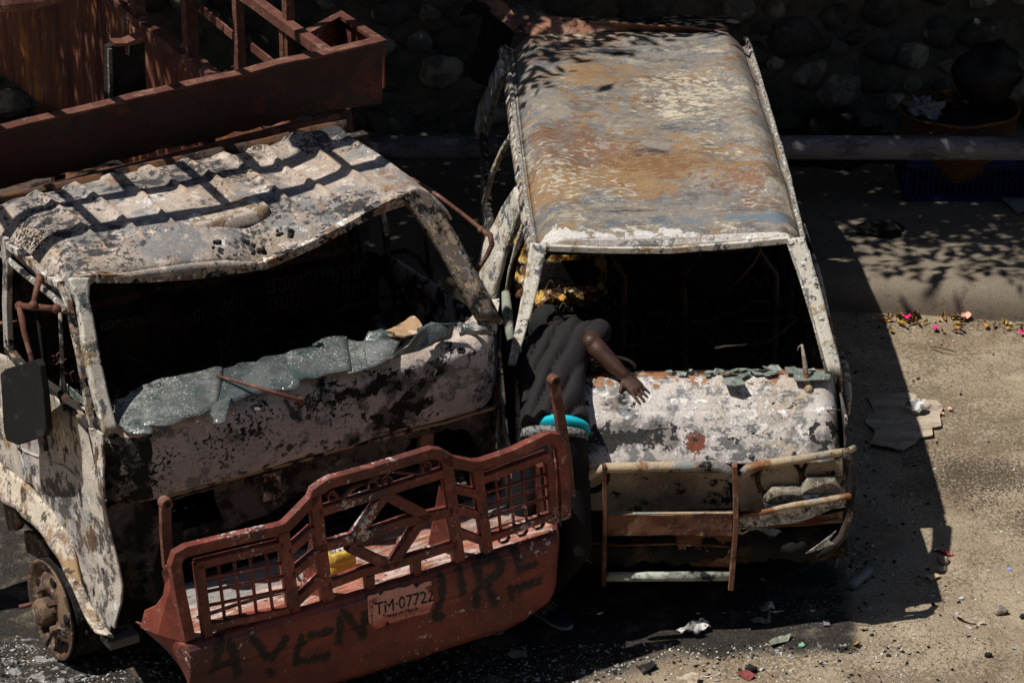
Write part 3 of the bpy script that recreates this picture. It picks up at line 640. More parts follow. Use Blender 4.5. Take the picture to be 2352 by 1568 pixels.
# --- left side of the cab: sill, door skin, wheel arch
def side(pxs, x0, **k): return [td(a, b, x=x0) for a, b in pxs]
front = [(238, 995), (243, 1080), (247, 1154), (256, 1219), (273, 1308), (280, 1359), (273, 1420)]
arch = [(270, 1440), (262, 1432), (255, 1452), (243, 1446), (236, 1455), (222, 1448), (214, 1430), (198, 1400), (182, 1360), (165, 1290), (150, 1240), (122, 1180), (75, 1115), (0, 1060), (-60, 1020)]
top = [(-60, 770), (0, 812), (60, 838), (120, 890), (175, 950), (205, 978)]
g = MB(); g.panel(side(front + arch + top, -1.10), 5, .016, 4, 3)
g.build('left_side_panel', M['truck_side'], T, smooth=True, solid=.012)
# door shut lines and waist crease as raised folds
MB().tube([p + Vector((-.006, 0, 0)) for p in side([(247, 1150), (150, 1070), (60, 1035), (0, 985), (-40, 950)], -1.105)], .007, 6).build('body_crease', M['truck_side'], T, smooth=True)
MB().tube([p + Vector((-.004, 0, 0)) for p in side([(205, 985), (225, 1080), (240, 1160)], -1.105)], .006, 6).build('door_gap', M['black'], T, smooth=True)
# flared arch lip
ai = side([(262, 1465), (240, 1435), (208, 1385), (190, 1330), (165, 1240), (120, 1165), (65, 1110), (0, 1060), (-60, 1015)], -1.11)
ao = side([(252, 1458), (219, 1453), (188, 1402), (165, 1348), (137, 1288), (95, 1222), (40, 1172), (0, 1145), (-60, 1108)], -1.17)
MB().grid(strip(ai, ao, 50, .02, 2)).build('wheel_arch_lip', mat('peeling_tan_arch_paint', (.60, .52, .42), [((.38, .25, .14), 5, .57, .04, dict(seed=2)), ((.12, .09, .07), 12, .60, .02, dict(seed=3, h=-.7)), (PALE, 9, .56, .03, dict(seed=5, h=.6))], bump=1), T, smooth=True, solid=.012)
# step block under the corner
MB().box(td(275, 1462, x=-1.02), (.16, .12, .05)).build('step', mat('grey_step', (.22, .21, .20), [(SOOT, 9, .55, .04, {})]), T, bevel=.008)
# side window frames (left door): rear post, top rail, front post, quarter bar
lw = M['frame']
MB().path(side([(-60, 520), (18, 562), (60, 590), (110, 640), (140, 655), (156, 690), (186, 830), (212, 985)], -1.095), .035, .03, (1, 0, 0)).build('door_frame', lw, T, bevel=.003)
MB().path(side([(10, 545), (18, 610), (16, 700), (20, 800)], -1.10), .055, .03, (1, 0, 0)).build('door_frame', M['truck_side'], T, bevel=.003)
MB().tube(side([(138, 700), (141, 800), (146, 900)], -1.09), .010, 6).build('quarter_bar', M['frame'], T, smooth=True)
MB().path(side([(18, 800), (60, 850), (140, 905), (208, 985)], -1.10), .03, .04, (1, 0, 0)).build('window_sill', M['dark_frame'], T, bevel=.003)
g = MB(); g.panel(side([(142, 868), (160, 885), (190, 912), (196, 930), (160, 905), (140, 885)], -1.06), 2, .01); g.build('window_glass_remnant', M['shard'], T, solid=.004)
# inside skin of the right door with its window frame
g = MB(); g.panel([td(a, b, x=1.06) for a, b in ((885, 585), (925, 610), (985, 650), (1040, 690), (1105, 738), (1060, 800), (1000, 860), (900, 830), (880, 720))], 5, .02, 5, 9)
g.build('right_door_panel', M['innerpale'], T, smooth=True, solid=.03)
MB().tube([td(a, b, x=1.05) for a, b in ((886, 590), (940, 625), (1010, 670), (1075, 715))], .022, 8).build('door_sill_roll', M['innerpale'], T, smooth=True)
MB().path([td(a, b, x=1.06) for a, b in ((872, 470), (884, 520), (893, 600))], .03, .03, (1, 0, 0)).build('door_frame', lw, T, bevel=.003)
MB().tube([td(a, b, x=1.04) for a, b in ((978, 545), (985, 600), (992, 640))], .014, 6).build('quarter_bar', M['soot'], T, smooth=True)
MB().tube([td(a, b, x=1.03) for a, b in ((900, 580), (935, 575), (960, 590), (985, 625))], .014, 6).build('grab_handle', M['soot'], T, smooth=True)
# right flank (seen only at its front edge)
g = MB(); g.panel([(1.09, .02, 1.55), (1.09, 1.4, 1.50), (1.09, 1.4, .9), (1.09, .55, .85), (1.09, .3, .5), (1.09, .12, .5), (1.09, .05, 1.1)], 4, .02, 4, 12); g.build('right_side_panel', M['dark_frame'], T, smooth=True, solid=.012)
# --- molten windscreen draped over the dash: overlapping broken sheets
GN = 0
def gsheet(f, b, z0, z1, cuts=24, name='windscreen_glass', dz=0):
    fa = [td(x, y, z=z0) for x, y in f]; ba = [td(x, y, z=z1) for x, y in b]
    rows = []
    for i in range(cuts + 1):
        t = i / cuts; row = []
        def L_(P, t):
            k = t * (len(P) - 1); a = min(int(k), len(P) - 2); return P[a].lerp(P[a + 1], k - a)
        for j in range(9):
            s_ = j / 8; p = L_(fa, t).lerp(L_(ba, t), s_)
            p.z += .007 * math.sin(math.pi * s_) + .007 * nz(p, 4, 3) + dz + 0
            if j in (0, 8): p += Vector((.02 * nz(p, 14, 2), .045 * nz(p, 12, 5), .004 * nz(p, 40)))
            row.append(p)
        rows.append(row)
    global GN; GN += 1
    return MB().grid(rows).build(name, M['glass' if GN % 3 else 'glass_dark'], T, smooth=True, solid=.006)
gsheet([(262, 940), (268, 975), (300, 998), (345, 992)], [(268, 922), (300, 900), (330, 885), (372, 876)], 1.605, 1.66)
gsheet([(330, 985), (400, 972), (440, 960), (500, 938)], [(330, 888), (400, 868), (450, 858), (512, 850)], 1.61, 1.67, 14, dz=.008)
gsheet([(495, 945), (520, 930), (560, 915), (620, 905), (688, 896)], [(505, 852), (540, 842), (600, 826), (640, 812), (690, 800)], 1.612, 1.668, 14)
gsheet([(670, 892), (700, 880), (740, 865), (808, 855)], [(655, 812), (700, 797), (745, 782), (795, 778)], 1.612, 1.67, 12, dz=.009)
gsheet([(800, 858), (840, 850), (880, 842), (895, 832)], [(790, 778), (830, 784), (880, 778), (940, 752)], 1.612, 1.67, 10)
gsheet([(895, 830), (940, 815), (980, 800), (1035, 782)], [(935, 800), (960, 770), (985, 745), (1048, 740)], 1.614, 1.70, 10, dz=.012)
gsheet([(1055, 770), (1070, 765), (1110, 768), (1128, 765)], [(1052, 745), (1065, 742), (1090, 758), (1118, 752)], 1.614, 1.65, 6)
gsheet([(482, 952), (490, 972), (505, 975), (518, 972)], [(500, 925), (510, 912), (525, 905), (532, 915)], 1.600, 1.625, 6, dz=.006)
gsheet([(835, 785), (860, 786), (900, 778)], [(850, 758), (875, 755), (905, 762)], 1.66, 1.70, 6)
g = MB(); g.panel([td(a, b, z=1.68) for a, b in ((870, 765), (905, 752), (950, 732), (962, 742), (975, 760), (930, 775), (900, 775))], 3, .02, 6); g.build('dash_scrap', M['foam'] if False else mat('tan_scrap', (.40, .26, .15), [(SOOT, 9, .58, .03, {}), (PALE, 14, .6, .03, dict(seed=4))]), T, solid=.01)
# wiper arm lying on the glass, second lying at right
wa = MB(); wa.tube([td(497, 862, z=1.68), td(560, 880, z=1.675), (td(690, 918, z=1.64))], [.006, .008, .012], 8); wa.ball(td(690, 920, z=1.625), (.022, .022, .02), 6, 8); wa.build('wiper_arm', M['rustbar'], T, smooth=True)
for a, b in ((398, 895 + 80), (460, 960 + 30), (905 / 1.0, 830 - 0)):
    pass
for (tx, ty) in ((1330, 1325), (1575, 1270)): MB().tube([tq('D', tx, ty, z=1.585), tq('D', tx, ty, z=1.625)], .008, 8).build('stud', M['rustbar'], T, smooth=True)
MB().lathe(tq('E', 912, 848, z=1.58), (0, -.5, 1), [(.004, .0), (.02, .002), (.024, .01), (.02, .016), (.012, .012)], 16).build('wiper_boss', M['soot'], T, smooth=True)
# --- mirrors
ma = MB(); X_ = -1.24
ma.tube([td(45, 703, x=X_), td(55, 760, x=X_), td(72, 822, x=X_), td(88, 930, x=X_), td(106, 1030, x=X_)], [.017, .015, .013, .013, .014], 8)
ma.tube([td(42, 702, x=X_), td(85, 705, x=-1.20), td(130, 709, x=-1.13)], .016, 8); ma.tube([td(92, 632, x=-1.12), td(84, 665, x=-1.16), td(76, 702, x=-1.21)], [.02, .015, .015], 8)
for a, b in ((45, 703), (76, 702), (130, 709)): ma.ball(td(a, b, x=-1.22 if a < 100 else -1.13), .024, 6, 8)
ma.build('mirror_arm', M['rustbar'], T, smooth=True)
mp = [td(a, b, x=-1.27) for a, b in ((0, 858), (12, 847), (60, 832), (82, 826), (90, 840), (99, 900), (106, 985), (100, 1002), (40, 1022), (14, 1012), (8, 990))]
MB().plate(mp, (.035, 0, 0)).build('side_mirror', M['black'], T, bevel=.006)
MB().tube([td(95, 985, x=-1.26), td(107, 1035, x=-1.26)], .014, 8).build('mirror_rod', M['soot'], T, smooth=True)
rm = MB(); rm.tube([td(a, b, x=x_) for a, b, x_ in ((905, 395, 1.04), (948, 412, 1.06), (1010, 452, 1.1), (1060, 490, 1.16), (1103, 525, 1.22), (1126, 540, 1.24), (1130, 562, 1.24), (1118, 588, 1.22), (1096, 622, 1.16))], [.008, .01, .011, .011, .013, .016, .015, .013, .012], 8); rm.ball(td(1105, 528, x=1.22), .02, 6, 8)
rm.build('mirror_arm', M['rustbar'], T, smooth=True)
# --- left front wheel on its bare rim
wc = Vector((-1.03, .76, .262)); wh = empty('wheel'); wh.parent = T
rim = MB(); rim.lathe(wc, (-1, 0, 0), [(.235, -.16), (.205, -.14), (.20, -.05), (.21, .02), (.252, .04), (.262, .052), (.256, .058), (.238, .045), (.222, .03), (.20, .02), (.17, .035), (.14, .055), (.09, .06), (.085, .02), (.0, .02)], 48)
rim.build('rim', M['wheel'], wh, smooth=True)
for k in range(5):
    a = 2 * math.pi * k / 5 + .5; c = wc + Vector((-.048, math.cos(a) * .168, math.sin(a) * .168))
    g = MB(); rr = Matrix.Rotation(a, 3, 'X'); g.lathe(c, (-1, 0, 0), [(.0, .0), (.026, .0), (.030, -.006)], 16)
    g.build('vent_hole', M['black'], wh, smooth=True)
    b = 2 * math.pi * k / 5 + 1.1; c = wc + Vector((-.05, math.cos(b) * .112, math.sin(b) * .112)); MB().tube([c, c + Vector((-.05, 0, 0))], [.02, .017], 6).build('wheel_nut', M['wheel'], wh)
MB().lathe(wc, (-1, 0, 0), [(.072, .03), (.07, .11), (.06, .125), (.04, .13), (.0, .13)], 24).build('hub', M['wheel'], wh, smooth=True)
MB().tube([wc + Vector((-.06, .10, -.0)), wc + Vector((-.17, .11, .0))], .012, 8).build('wheel_stud', M['rustbar'], wh, smooth=True)
g = MB(); g.lathe(wc, (-1, 0, 0), [(.20, -.30), (.255, -.29), (.262, -.10), (.258, .02), (.21, .02)], 60)
for i in range(260):
    a = rnd.uniform(-.3, 3.4); p = wc + Vector((rnd.uniform(0, .24), math.cos(a) * .262, math.sin(a) * .262)); g.ball(p, rnd.uniform(.005, .014), 3, 5, amp=.6, seed=i)
g.build('burnt_tyre', M['ashdark'], wh)
MB().lathe(Vector((1.0, .76, .262)), (1, 0, 0), [(.2, -.16), (.25, .0), (.262, .05), (.22, .03), (.14, .05), (0, .04)], 32).build('wheel', M['wheel'], T, smooth=True)
# suspension parts hanging in the arch
g = MB(); g.panel(side([(18, 1152), (48, 1165), (62, 1195), (55, 1212), (30, 1215), (22, 1190)], -.95), 3, .02); g.panel(side([(70, 1215), (98, 1225), (120, 1260), (132, 1283), (100, 1280), (75, 1262), (72, 1240)], -.9), 3, .02)
g.build('suspension_bracket', M['wheel'], T, smooth=True, solid=.03)
# ================================================================== cargo bed
BX = 1.08
hb = Vector; Y0 = 1.66
boardtop = [td(0, 301, y=Y0), td(880, 97, y=Y0)]; boardbot = [td(0, 431, y=Y0), td(746, 256, y=Y0), td(878, 238, y=Y0)]
d = (boardtop[1] - boardtop[0]); tl = boardtop[0] - d * .62; bl = boardbot[0] - d * .62
def edge(P, n, s, amp):   # ragged cut edge
    o = []
    for i in range(n): 
        t = i / n; p = P[0].lerp(P[1], t); o.append(p + Vector((0, 0, amp * nz(p, 14, s))))
    return o
outl = edge([tl, boardtop[1]], 60, 1, .006) + [boardtop[1]] + [boardbot[2]] + edge([boardbot[1], bl], 60, 5, .02) + [bl]
g = MB(); g.plate(outl, (0, .025, 0)); hbd = g.build('headboard', M['rustbeam'], T)
g = MB(); a, b = tl + Vector((0, .03, .004)), boardtop[1] + Vector((0, .03, .004)); g.beam(a, b, .075, .012, n=40, wob=.006); g.build('headboard_flange', M['rustbar'], T)
r0, r1 = td(0, 459, y=Y0), td(779, 264, y=Y0); r00 = r0 - (r1 - r0) * .7
g = MB(); g.beam(r00, r1, .045, .03, n=20, wob=.004); g.build('lower_rail', M['rustbar'], T)
g = MB(); zz = r0.z - .02; g.plate([(r00.x, Y0 + .02, zz), (r1.x, Y0 + .02, r1.z - .02), (r1.x, Y0 + .02, 1.0), (r00.x, Y0 + .02, 1.0)], (0, .02, 0)); g.build('lower_headboard', M['soot'], T)
for (a, b, c, d_) in ((133, 398, 135, 432), (478, 318, 482, 345), (790, 250, 800, 330)):
    MB().beam(td(a, b, y=Y0 + .06), td(c, d_, y=Y0 + .06), .06, .05, (0, 1, 0)).build('headboard_post', M['rustbeam'], T)
MB().beam((td(790, 262, y=Y0 + .05).x, Y0 + .08, 1.0), td(790, 250, y=Y0 + .08), .09, .05, (0, 1, 0)).build('headboard_post', M['soot'], T)
# torn upright standing behind the headboard
p = [td(a, b, y=1.84) for a, b in ((249, 240), (249, 110), (262, 104), (286, 105), (288, 128), (303, 132), (305, 104), (326, 98), (332, 92), (337, 240))]
g = MB(); g.plate(p, (0, .05, 0)); g.build('torn_upright', M['soot'], T)
g = MB(); p = [td(a, b, y=1.82) for a, b in ((262, 100), (290, 100), (330, 84), (334, 96), (305, 104), (265, 108))]; g.plate(p, (0, .06, .01)); g.build('torn_cap', M['rustbar'], T)
g = MB(); g.beam(td(252, 112, y=1.835), td(254, 236, y=1.835), .02, .02, (0, 1, 0), 8, .004); g.build('torn_edge', mat('speckled_edge', (.12, .10, .09), [((.5, .48, .45), 60, .6, .03, {})]), T)
# side wall, picture right: solid sheet, ledge, posts and rails
L0, L1 = td(255, 0, x=BX), td(642, 303, x=BX); dl = (L1 - L0); Lb = L0 - dl * .9
def along(t): return L1 + (L0 - L1) * t
g = MB(); rows = []
for j in range(13):
    row = []
    for i in range(61):
        t = 1.9 * i / 60; p = along(t); p = Vector((p.x, p.y, 1.0 + (p.z - 1.0) * j / 12)); p.x += .02 * nz(p, 2, 3) + .008 * nz(p, 8, 3); row.append(p)
    rows.append(row)
g.grid(rows); g.build('bed_side_sheet', M['rustsheet'], T, smooth=True, solid=.01)
g = MB(); g.beam(along(0) + Vector((.02, 0, 0)), along(1.9) + Vector((.02, 0, 0)), .085, .05, n=24, wob=.006); g.build('bed_side_ledge', M['rustbar'], T)
R0, R1 = td(578, 0, x=BX + .02), td(757, 128, x=BX + .02); Re = R0 - (R1 - R0) * 2.6
g = MB(); g.beam(R1, Re, .06, .055, n=16, wob=.004); g.build('bed_top_rail', M['rustbar'], T)
for (pxt, pxb, ww, t_) in (((300, -60), (318, 55), .07, 0), ((421, -60), (440, 152), .07, 0), ((540, -20), (553, 190), .05, 0), ((648, 55), (655, 140), .045, 0)):
    a, b = td(*pxt, x=BX + .03), td(*pxb, x=BX + .03)
    y_ = (a.y + b.y) / 2
    MB().beam(Vector((BX + .03, b.y, b.z - (0 if b.z < 2 else .3))), Vector((BX + .03, b.y, min(a.z, R1.z + .0) if a.z > 2 else R1.z)), ww, ww, (0, 1, 0)).build('bed_post', M['rustbar'], T, bevel=.003)
for (a, b) in (((330, 32), (425, 123)), ((420, 130), (500, 180)), ((455, 14), (535, 82)), ((578, 108), (650, 165))):
    MB().beam(td(*a, x=BX + .07), td(*b, x=BX + .07), .012, .05).build('bed_slat', M['rustbar'], T)
for (a, b) in (((330, 32), (180, -112)), ((455, 14), (330, -110))):
    MB().beam(td(*a, x=BX + .07), td(*b, x=BX + .07), .012, .05).build('bed_slat', M['rustbar'], T)
# unseen rack shaped to cast shadow bars on the cab roof (higher than the photo's upper edge)
rk = empty('shadow_rack'); rk.parent = T
MB().beam((-1.18, 1.72, 1.0), (-1.18, 1.72, 3.45), .06, .06, (0, 1, 0)).build('shadow_rack_post', M['rustbar'], rk)
MB().beam((1.12, 2.20, 1.9), (1.12, 2.20, 3.45), .05, .05, (0, 1, 0)).build('shadow_rack_post', M['rustbar'], rk)
def rbar(pts, r_): MB().tube(pts, r_, 8).build('shadow_rack_bar', M['rustbar'], rk)
rbar([(-1.75, 2.0, 3.42), (-1.0, 2.05, 3.45), (0, 2.1, 3.45), (1.15, 2.2, 3.45)], .03)
for y_, r_ in ((1.26, .045), (.93, .05)): rbar([(-1.75 + 2.35 * k / 14, y_ + .03 * math.sin(k * .8) - .05 * math.sin(k / 14 * 3.14), 3.43 + .03 * math.sin(k)) for k in range(15)], r_)
for k_, x in enumerate((-1.62, -1.28, -.95, -.62, -.28, .10, .52)): rbar([(x, .90 if k_ % 2 else 1.24, 3.44), (x + .03, 1.5, 3.46), (x, 2.05, 3.44)], .026 if k_ % 2 else .034)
g = MB(); g.ball((.10, 1.34, 3.46), (.10, .13, .06), 8, 12, amp=.4, seed=2); g.build('shadow_lump', M['soot'], rk, smooth=True)  # unseen lump added to drop a dark blob of shadow on the roof
# corner bracket frame beside the headboard
c1, c2, c3 = td(879, 98, z=2.47), td(783, 35, z=2.47), td(705, 76, z=2.47)
g = MB(); g.path([c1, c2, c3], .05, .02, (0, 0, 1)); g.build('corner_bracket', M['rustbar'], T)
g = MB(); g.plate([c2, c3, c3 - Vector((0, 0, .22)), c2 - Vector((0, 0, .26))], (.0, .012, 0)); g.plate([c1, c2, c2 - Vector((0, 0, .26)), c1 - Vector((0, 0, .26))], (.012, 0, 0)); g.build('corner_sheet', M['red'], T)
MB().beam(c2, c2 - Vector((0, 0, .26)), .03, .03, (0, 1, 0)).build('corner_post', M['rustbar'], T)
g = MB(); g.box((0, 3.55, .97), (2.15, 3.8, .05)); g.build('bed_floor', M['inner'], T)
g = MB(); g.box((-1.08, 3.55, 1.4), (.03, 3.8, .85)); g.box((-1.08, 3.55, 2.43), (.06, 3.8, .06)); g.box((-1.08, 3.55, 2.1), (.02, 3.8, .10)); [g.box((-1.08, 1.9 + .42 * k_, 2.1), (.05, .05, .7)) for k_ in range(9)]; g.build('bed_left_wall', M['rustsheet'], T)
# rear wheels
for sx in (-.9, .9): MB().lathe(Vector((sx, 4.1, .27)), (sx, 0, 0), [(.2, -.2), (.25, .0), (.262, .05), (.22, .03), (.14, -.05), (0, -.04)], 28).build('wheel', M['wheel'], T, smooth=True)
# ================================================================== red bumper and its guard
BY = -.60
gd = empty('front_guard'); gd.parent = T
def bq(t, a_, b_, yy=BY): return at("T", *q(t, a_, b_), y=yy)
W5, D5 = .050, .045; UPY = (0, 1, 0)
def bar(pts, w_=W5, d_=D5, name='guard_bar', yy=BY):
    return MB().path([bq(*p, yy) for p in pts], w_, d_, UPY).build(name, M['red'], gd, bevel=.004)
bar([('G', 1268, 1262), ('G', 1205, 960), ('G', 1170, 760), ('G', 1190, 700), ('G', 1245, 668), ('G', 1560, 592), ('G', 1885, 520), ('G', 1920, 500), ('G', 2095, 322), ('G', 2115, 270), ('G', 2200, 212), ('G', 2500, 130), ('H', 700, 12), ('H', 760, 18), ('H', 850, 72), ('H', 985, 96), ('H', 1040, 92), ('H', 1250, 20), ('E', 1490, 1420), ('E', 1545, 1428), ('E', 1575, 1470), ('H', 1600, 200), ('H', 1608, 450)], .055)
bar([('G', 2108, 290), ('G', 2200, 1050)], .058); bar([('H', 805, 30), ('H', 897, 760)], .058)
bar([('G', 1893, 530), ('G', 1975, 1110)], .060); bar([('H', 1010, 95), ('H', 1086, 680)], .055)
bar([('G', 1310, 765), ('G', 1895, 625)], .042); bar([('G', 1330, 750), ('G', 1392, 1245)], .045); bar([('G', 1400, 1175), ('G', 1960, 1062)], .038)
bar([('H', 1050, 190), ('H', 1475, 32), ('H', 1500, 70), ('H', 1535, 480)], .040); bar([('H', 1085, 590), ('H', 1530, 425)], .036)
for a, b in (((('G', 1925, 680)), ('G', 2100, 520)), (('G', 1950, 830), ('G', 2130, 680)), (('G', 1985, 1010), ('G', 2165, 835))): bar([a, b], .045)
for a, b in ((('H', 840, 245), ('H', 1020, 285)), (('H', 865, 385), ('H', 1035, 432)), (('H', 885, 540), ('H', 1070, 608))): bar([a, b], .042)
bar([('G', 2125, 412), ('H', 800, 140)], .046); bar([('H', -70, 655), ('H', 60, 620), ('H', 170, 585)], .05); bar([('H', 170, 600), ('H', 500, 480), ('H', 850, 400)], .05)
bar([('H', 165, 610), ('H', 400, 290)], .050); bar([('H', 400, 290), ('H', 690, 450)], .050); bar([('H', 150, 640), ('H', 430, 770)], .050); bar([('H', 440, 765), ('H', 650, 450)], .050)
bar([('G', 2190, 900), ('H', 240, 810), ('H', 440, 765), ('H', 880, 620)], .046)
bar([('H', 292, 830), ('H', 300, 950)], .045); bar([('H', 605, 730), ('H', 612, 850)], .045)
def rod(a, b, r_=.0085, name='mesh_rod'): return MB().tube([bq(*a), bq(*b)], r_, 6).build(name, M['red'], gd, smooth=True)
for xt, yt, xb, yb in ((1465, 760, 1512, 1150), (1572, 730, 1620, 1130), (1680, 705, 1725, 1110), (1785, 680, 1833, 1080)): rod(('G', xt, yt), ('G', xb, yb))
for yl, yr in ((865, 752), (955, 840), (1050, 935)): rod(('G', 1350, yl), ('G', 1910, yr))
for xt, yt, xb, yb in ((1143, 165, 1182, 560), (1232, 135, 1272, 525), (1320, 105, 1357, 495), (1402, 75, 1440, 465)): rod(('H', xt, yt), ('H', xb, yb))
for yl, yr in ((290, 150), (382, 232), (468, 310)): rod(('H', 1050, yl), ('H', 1510, yr))
for t_, x, y in (('G', 1508, 1188), ('G', 1686, 1137), ('G', 1843, 1100), ('H', 1202, 588), ('H', 1322, 542), ('H', 1433, 497)):
    c = bq(t_, x, y); r_ = .026; MB().path([c + Vector((r_ * math.cos(a) * 1.25, 0, r_ * math.sin(a))) for a in [k * math.pi / 3 for k in range(7)]], .006, .02, UPY).build('hexagon_ring', M['red'], gd)
# scrolls
def scroll(t_, ctr, r0, a0, turns, tail):
    c = bq(t_, *ctr); pts = []
    for k in range(26):
        f = k / 25; a = a0 + turns * 2 * math.pi * f; r_ = r0 * (.35 + .65 * f); pts.append(c + Vector((math.cos(a) * r_, 0, math.sin(a) * r_)))
    pts += [bq(t_, *p) for p in tail]
    MB().path(pts, .008, .022, UPY).build('scroll', M['red'], gd)
scroll('H', (52, 305), .032, 2.6, -1.15, [(95, 335), (200, 245), (260, 215)]); scroll('H', (325, 225), .038, 2.2, -1.2, [(290, 215)]); scroll('H', (410, 210), .034, 1.0, 1.2, [(385, 175), (430, 140), (600, 155), (660, 150)]); scroll('H', (670, 115), .034, .6, 1.15, [(640, 150)])
# upright tabs with a hole at the top
for P, yy in (([('E', 1535, 1040), ('E', 1575, 1270), ('E', 1620, 1560), ('H', 1645, 310)], BY + .04), ([('G', 1108, 350), ('G', 1112, 560), ('G', 1130, 780)], BY + .10)):
    g = MB(); g.path([bq(*p, yy) for p in P], .048, .03, UPY); c = bq(*P[0], yy); g.lathe(c, (0, -1, 0), [(.014, .028), (.028, .028), (.03, 0), (.028, -.02)], 20)
    g.build('guard_tab', M['rustbar'], gd, smooth=False); MB().lathe(c, (0, -1, 0), [(0, .031), (.015, .031)], 16).build('tab_hole', M['black'], gd)
# brace behind, seen through the openings
for a, b, c_, d_ in ((('G', 2095, 560), ('G', 2110, 640), ('G', 2165, 1030), ('G', 2000, 1050)), (('H', 775, 240), ('H', 820, 330), ('H', 850, 620), ('H', 700, 640))):
    pts = [bq(*a, BY + .04), bq(*b, BY + .04), bq(*c_, BY + .04), bq(*d_, BY + .18)]; g = MB(); g.plate(pts, (0, .012, 0)); g.build('gusset_brace', M['red'], gd)
g = MB(); g.beam(bq('H', 1450, 90, BY + .12), bq('H', 1490, 420, BY + .12), .05, .05, (0, 1, 0)); g.beam(bq('H', 1520, -100, BY + .15), bq('H', 1580, 420, BY + .15), .035, .04, (0, 1, 0)); g.build('rear_brace', M['rustbeam'], gd)
# pressed bumper: ledge and face
bmp = empty('bumper'); bmp.parent = T
XL, XR = bq('G', 1240, 1290).x, bq('H', 1640, 500).x
def lx(t): return XL + (XR - XL) * t
ZT = round(bq('G', 1240, 1290).z, 3)
g = MB(); NX = 150; rows = []
prof2 = [(.0, .0), (-.028, -.008), (-.040, -.030), (-.045, -.075), (-.046, -.13), (-.042, -.19), (-.030, -.215), (-.028, -.26), (-.034, -.30), (-.022, BY + .04), (.02, -.40), (.08, -.415)]
for dy, dz in prof2:
    row = []
    for i in range(NX + 1):
        t = i / NX; x = lx(t); e = max(0, (t - .93) / .07)
        dk = dz * (.80 if dz < -.04 else 1); z = ZT + dk * (1 - .38 * max(0, (t - .78) / .22) ** 2 * max(0, min(1, (-dk - .06) / .15))); y = BY + dy + .16 * e * e
        y += .006 * nz((x, z, 0), 3, 3) + .003 * nz((x, z, 0), 9, 6)
        row.append((x, y, z + .004 * nz((x, 0, 0), 6)))
    rows.append(row)
fr_ = []
for a, b in zip(rows, rows[1:]):
    for k in range(8): fr_.append([tuple(Vector(p).lerp(Vector(q_), k / 8)) for p, q_ in zip(a, b)])
fr_.append(rows[-1]); 
# refine across x for the sprayed lettering
fr2 = []
for r_ in fr_:
    o = []
    for a, b in zip(r_, r_[1:]):
        for k in range(5): o.append(tuple(Vector(a).lerp(Vector(b), k / 5)))
    o.append(r_[-1]); fr2.append(o)
face = MB().grid(fr2).build('bumper_face', M['redface'], bmp, smooth=True, solid=.008)
strokes = []
def st_(t_, *pts):
    P = [bq(t_, *p, BY - .045) for p in pts]
    for a, b in zip(P, P[1:]): strokes.append(((a.x, a.z), (b.x, b.z)))
st_('G', (1425, 1480), (1490, 1260)); st_('G', (1545, 1300), (1600, 1500)); st_('G', (1450, 1445), (1590, 1400))
st_('G', (1690, 1255), (1800, 1395)); st_('G', (1800, 1480), (1830, 1500)); st_('G', (1905, 1260), (1830, 1400))
st_('G', (2020, 1250), (1990, 1420)); st_('G', (2070, 1235), (2210, 1210)); st_('G', (2000, 1330), (2040, 1290)); st_('G', (2000, 1420), (2210, 1380))
st_('H', (95, 1120), (100, 1280)); st_('H', (110, 1070), (260, 1230)); st_('H', (255, 1090), (262, 1240))
st_('H', (775, 850), (780, 1000)); st_('H', (775, 1000), (745, 1110)); st_('H', (735, 1130), (790, 1120)); st_('H', (905, 810), (925, 960))
st_('H', (1010, 770), (1040, 880), (1020, 1040)); st_('H', (1020, 770), (1130, 720), (1175, 760), (1150, 830), (1040, 890)); st_('H', (1080, 880), (1145, 1030))
st_('H', (1275, 690), (1290, 770)); st_('H', (1290, 800), (1400, 760)); st_('H', (1250, 930), (1260, 990)); st_('H', (1300, 930), (1440, 880))
sp = face.data.attributes.new('spray', 'FLOAT', 'POINT'); ed = face.data.attributes.new('edge', 'FLOAT', 'POINT'); sv, ev = [], []
for v in face.data.vertices:
    p = (v.co.x, v.co.z); dd = min(seg(p, a, b) for a, b in strokes) if v.co.y < BY - .01 else 1
    dd += .006 * nz(v.co, 16, 3); sv.append(max(0, 1.15 - dd / .034) if dd < .055 else 0)
    ev.append(max(0, 1 - abs(v.co.z - (ZT - .03)) / .05))
sp.data.foreach_set('value', sv); ed.data.foreach_set('value', ev)
# ledge behind the face
g = MB(); rows = []
for j in range(13):
    rows.append([(lx(i / 100 + (.07 * (j / 12) ** .8 if i < 8 else 0) * (1 - i / 8)), BY + .0 + .50 * j / 12 + (.16 * max(0, (i / 100 - .93) / .07) ** 2) * (1 - j / 12), ZT - .002 + .008 * nz((i * .1, j * .4, 0), 2)) for i in range(101)])
led = g.grid(rows).build('bumper_ledge', M['redtop'], bmp, smooth=True, solid=.01)
aa = led.data.attributes.new('ash', 'FLOAT', 'POINT'); aa.data.foreach_set('value', [max(0, min(1.1, (v.co.y - BY - .10) / .16)) * (1.0 if v.co.x < -.1 or v.co.x > .9 else .75) for v in led.data.vertices])
MB().tube([(x / 20 * 2.0 - .85, BY + .17 + .02 * nz((x * .2, 0, 0)), ZT + .008) for x in range(21)], .006, 6).build('ledge_crack', M['soot'], bmp)
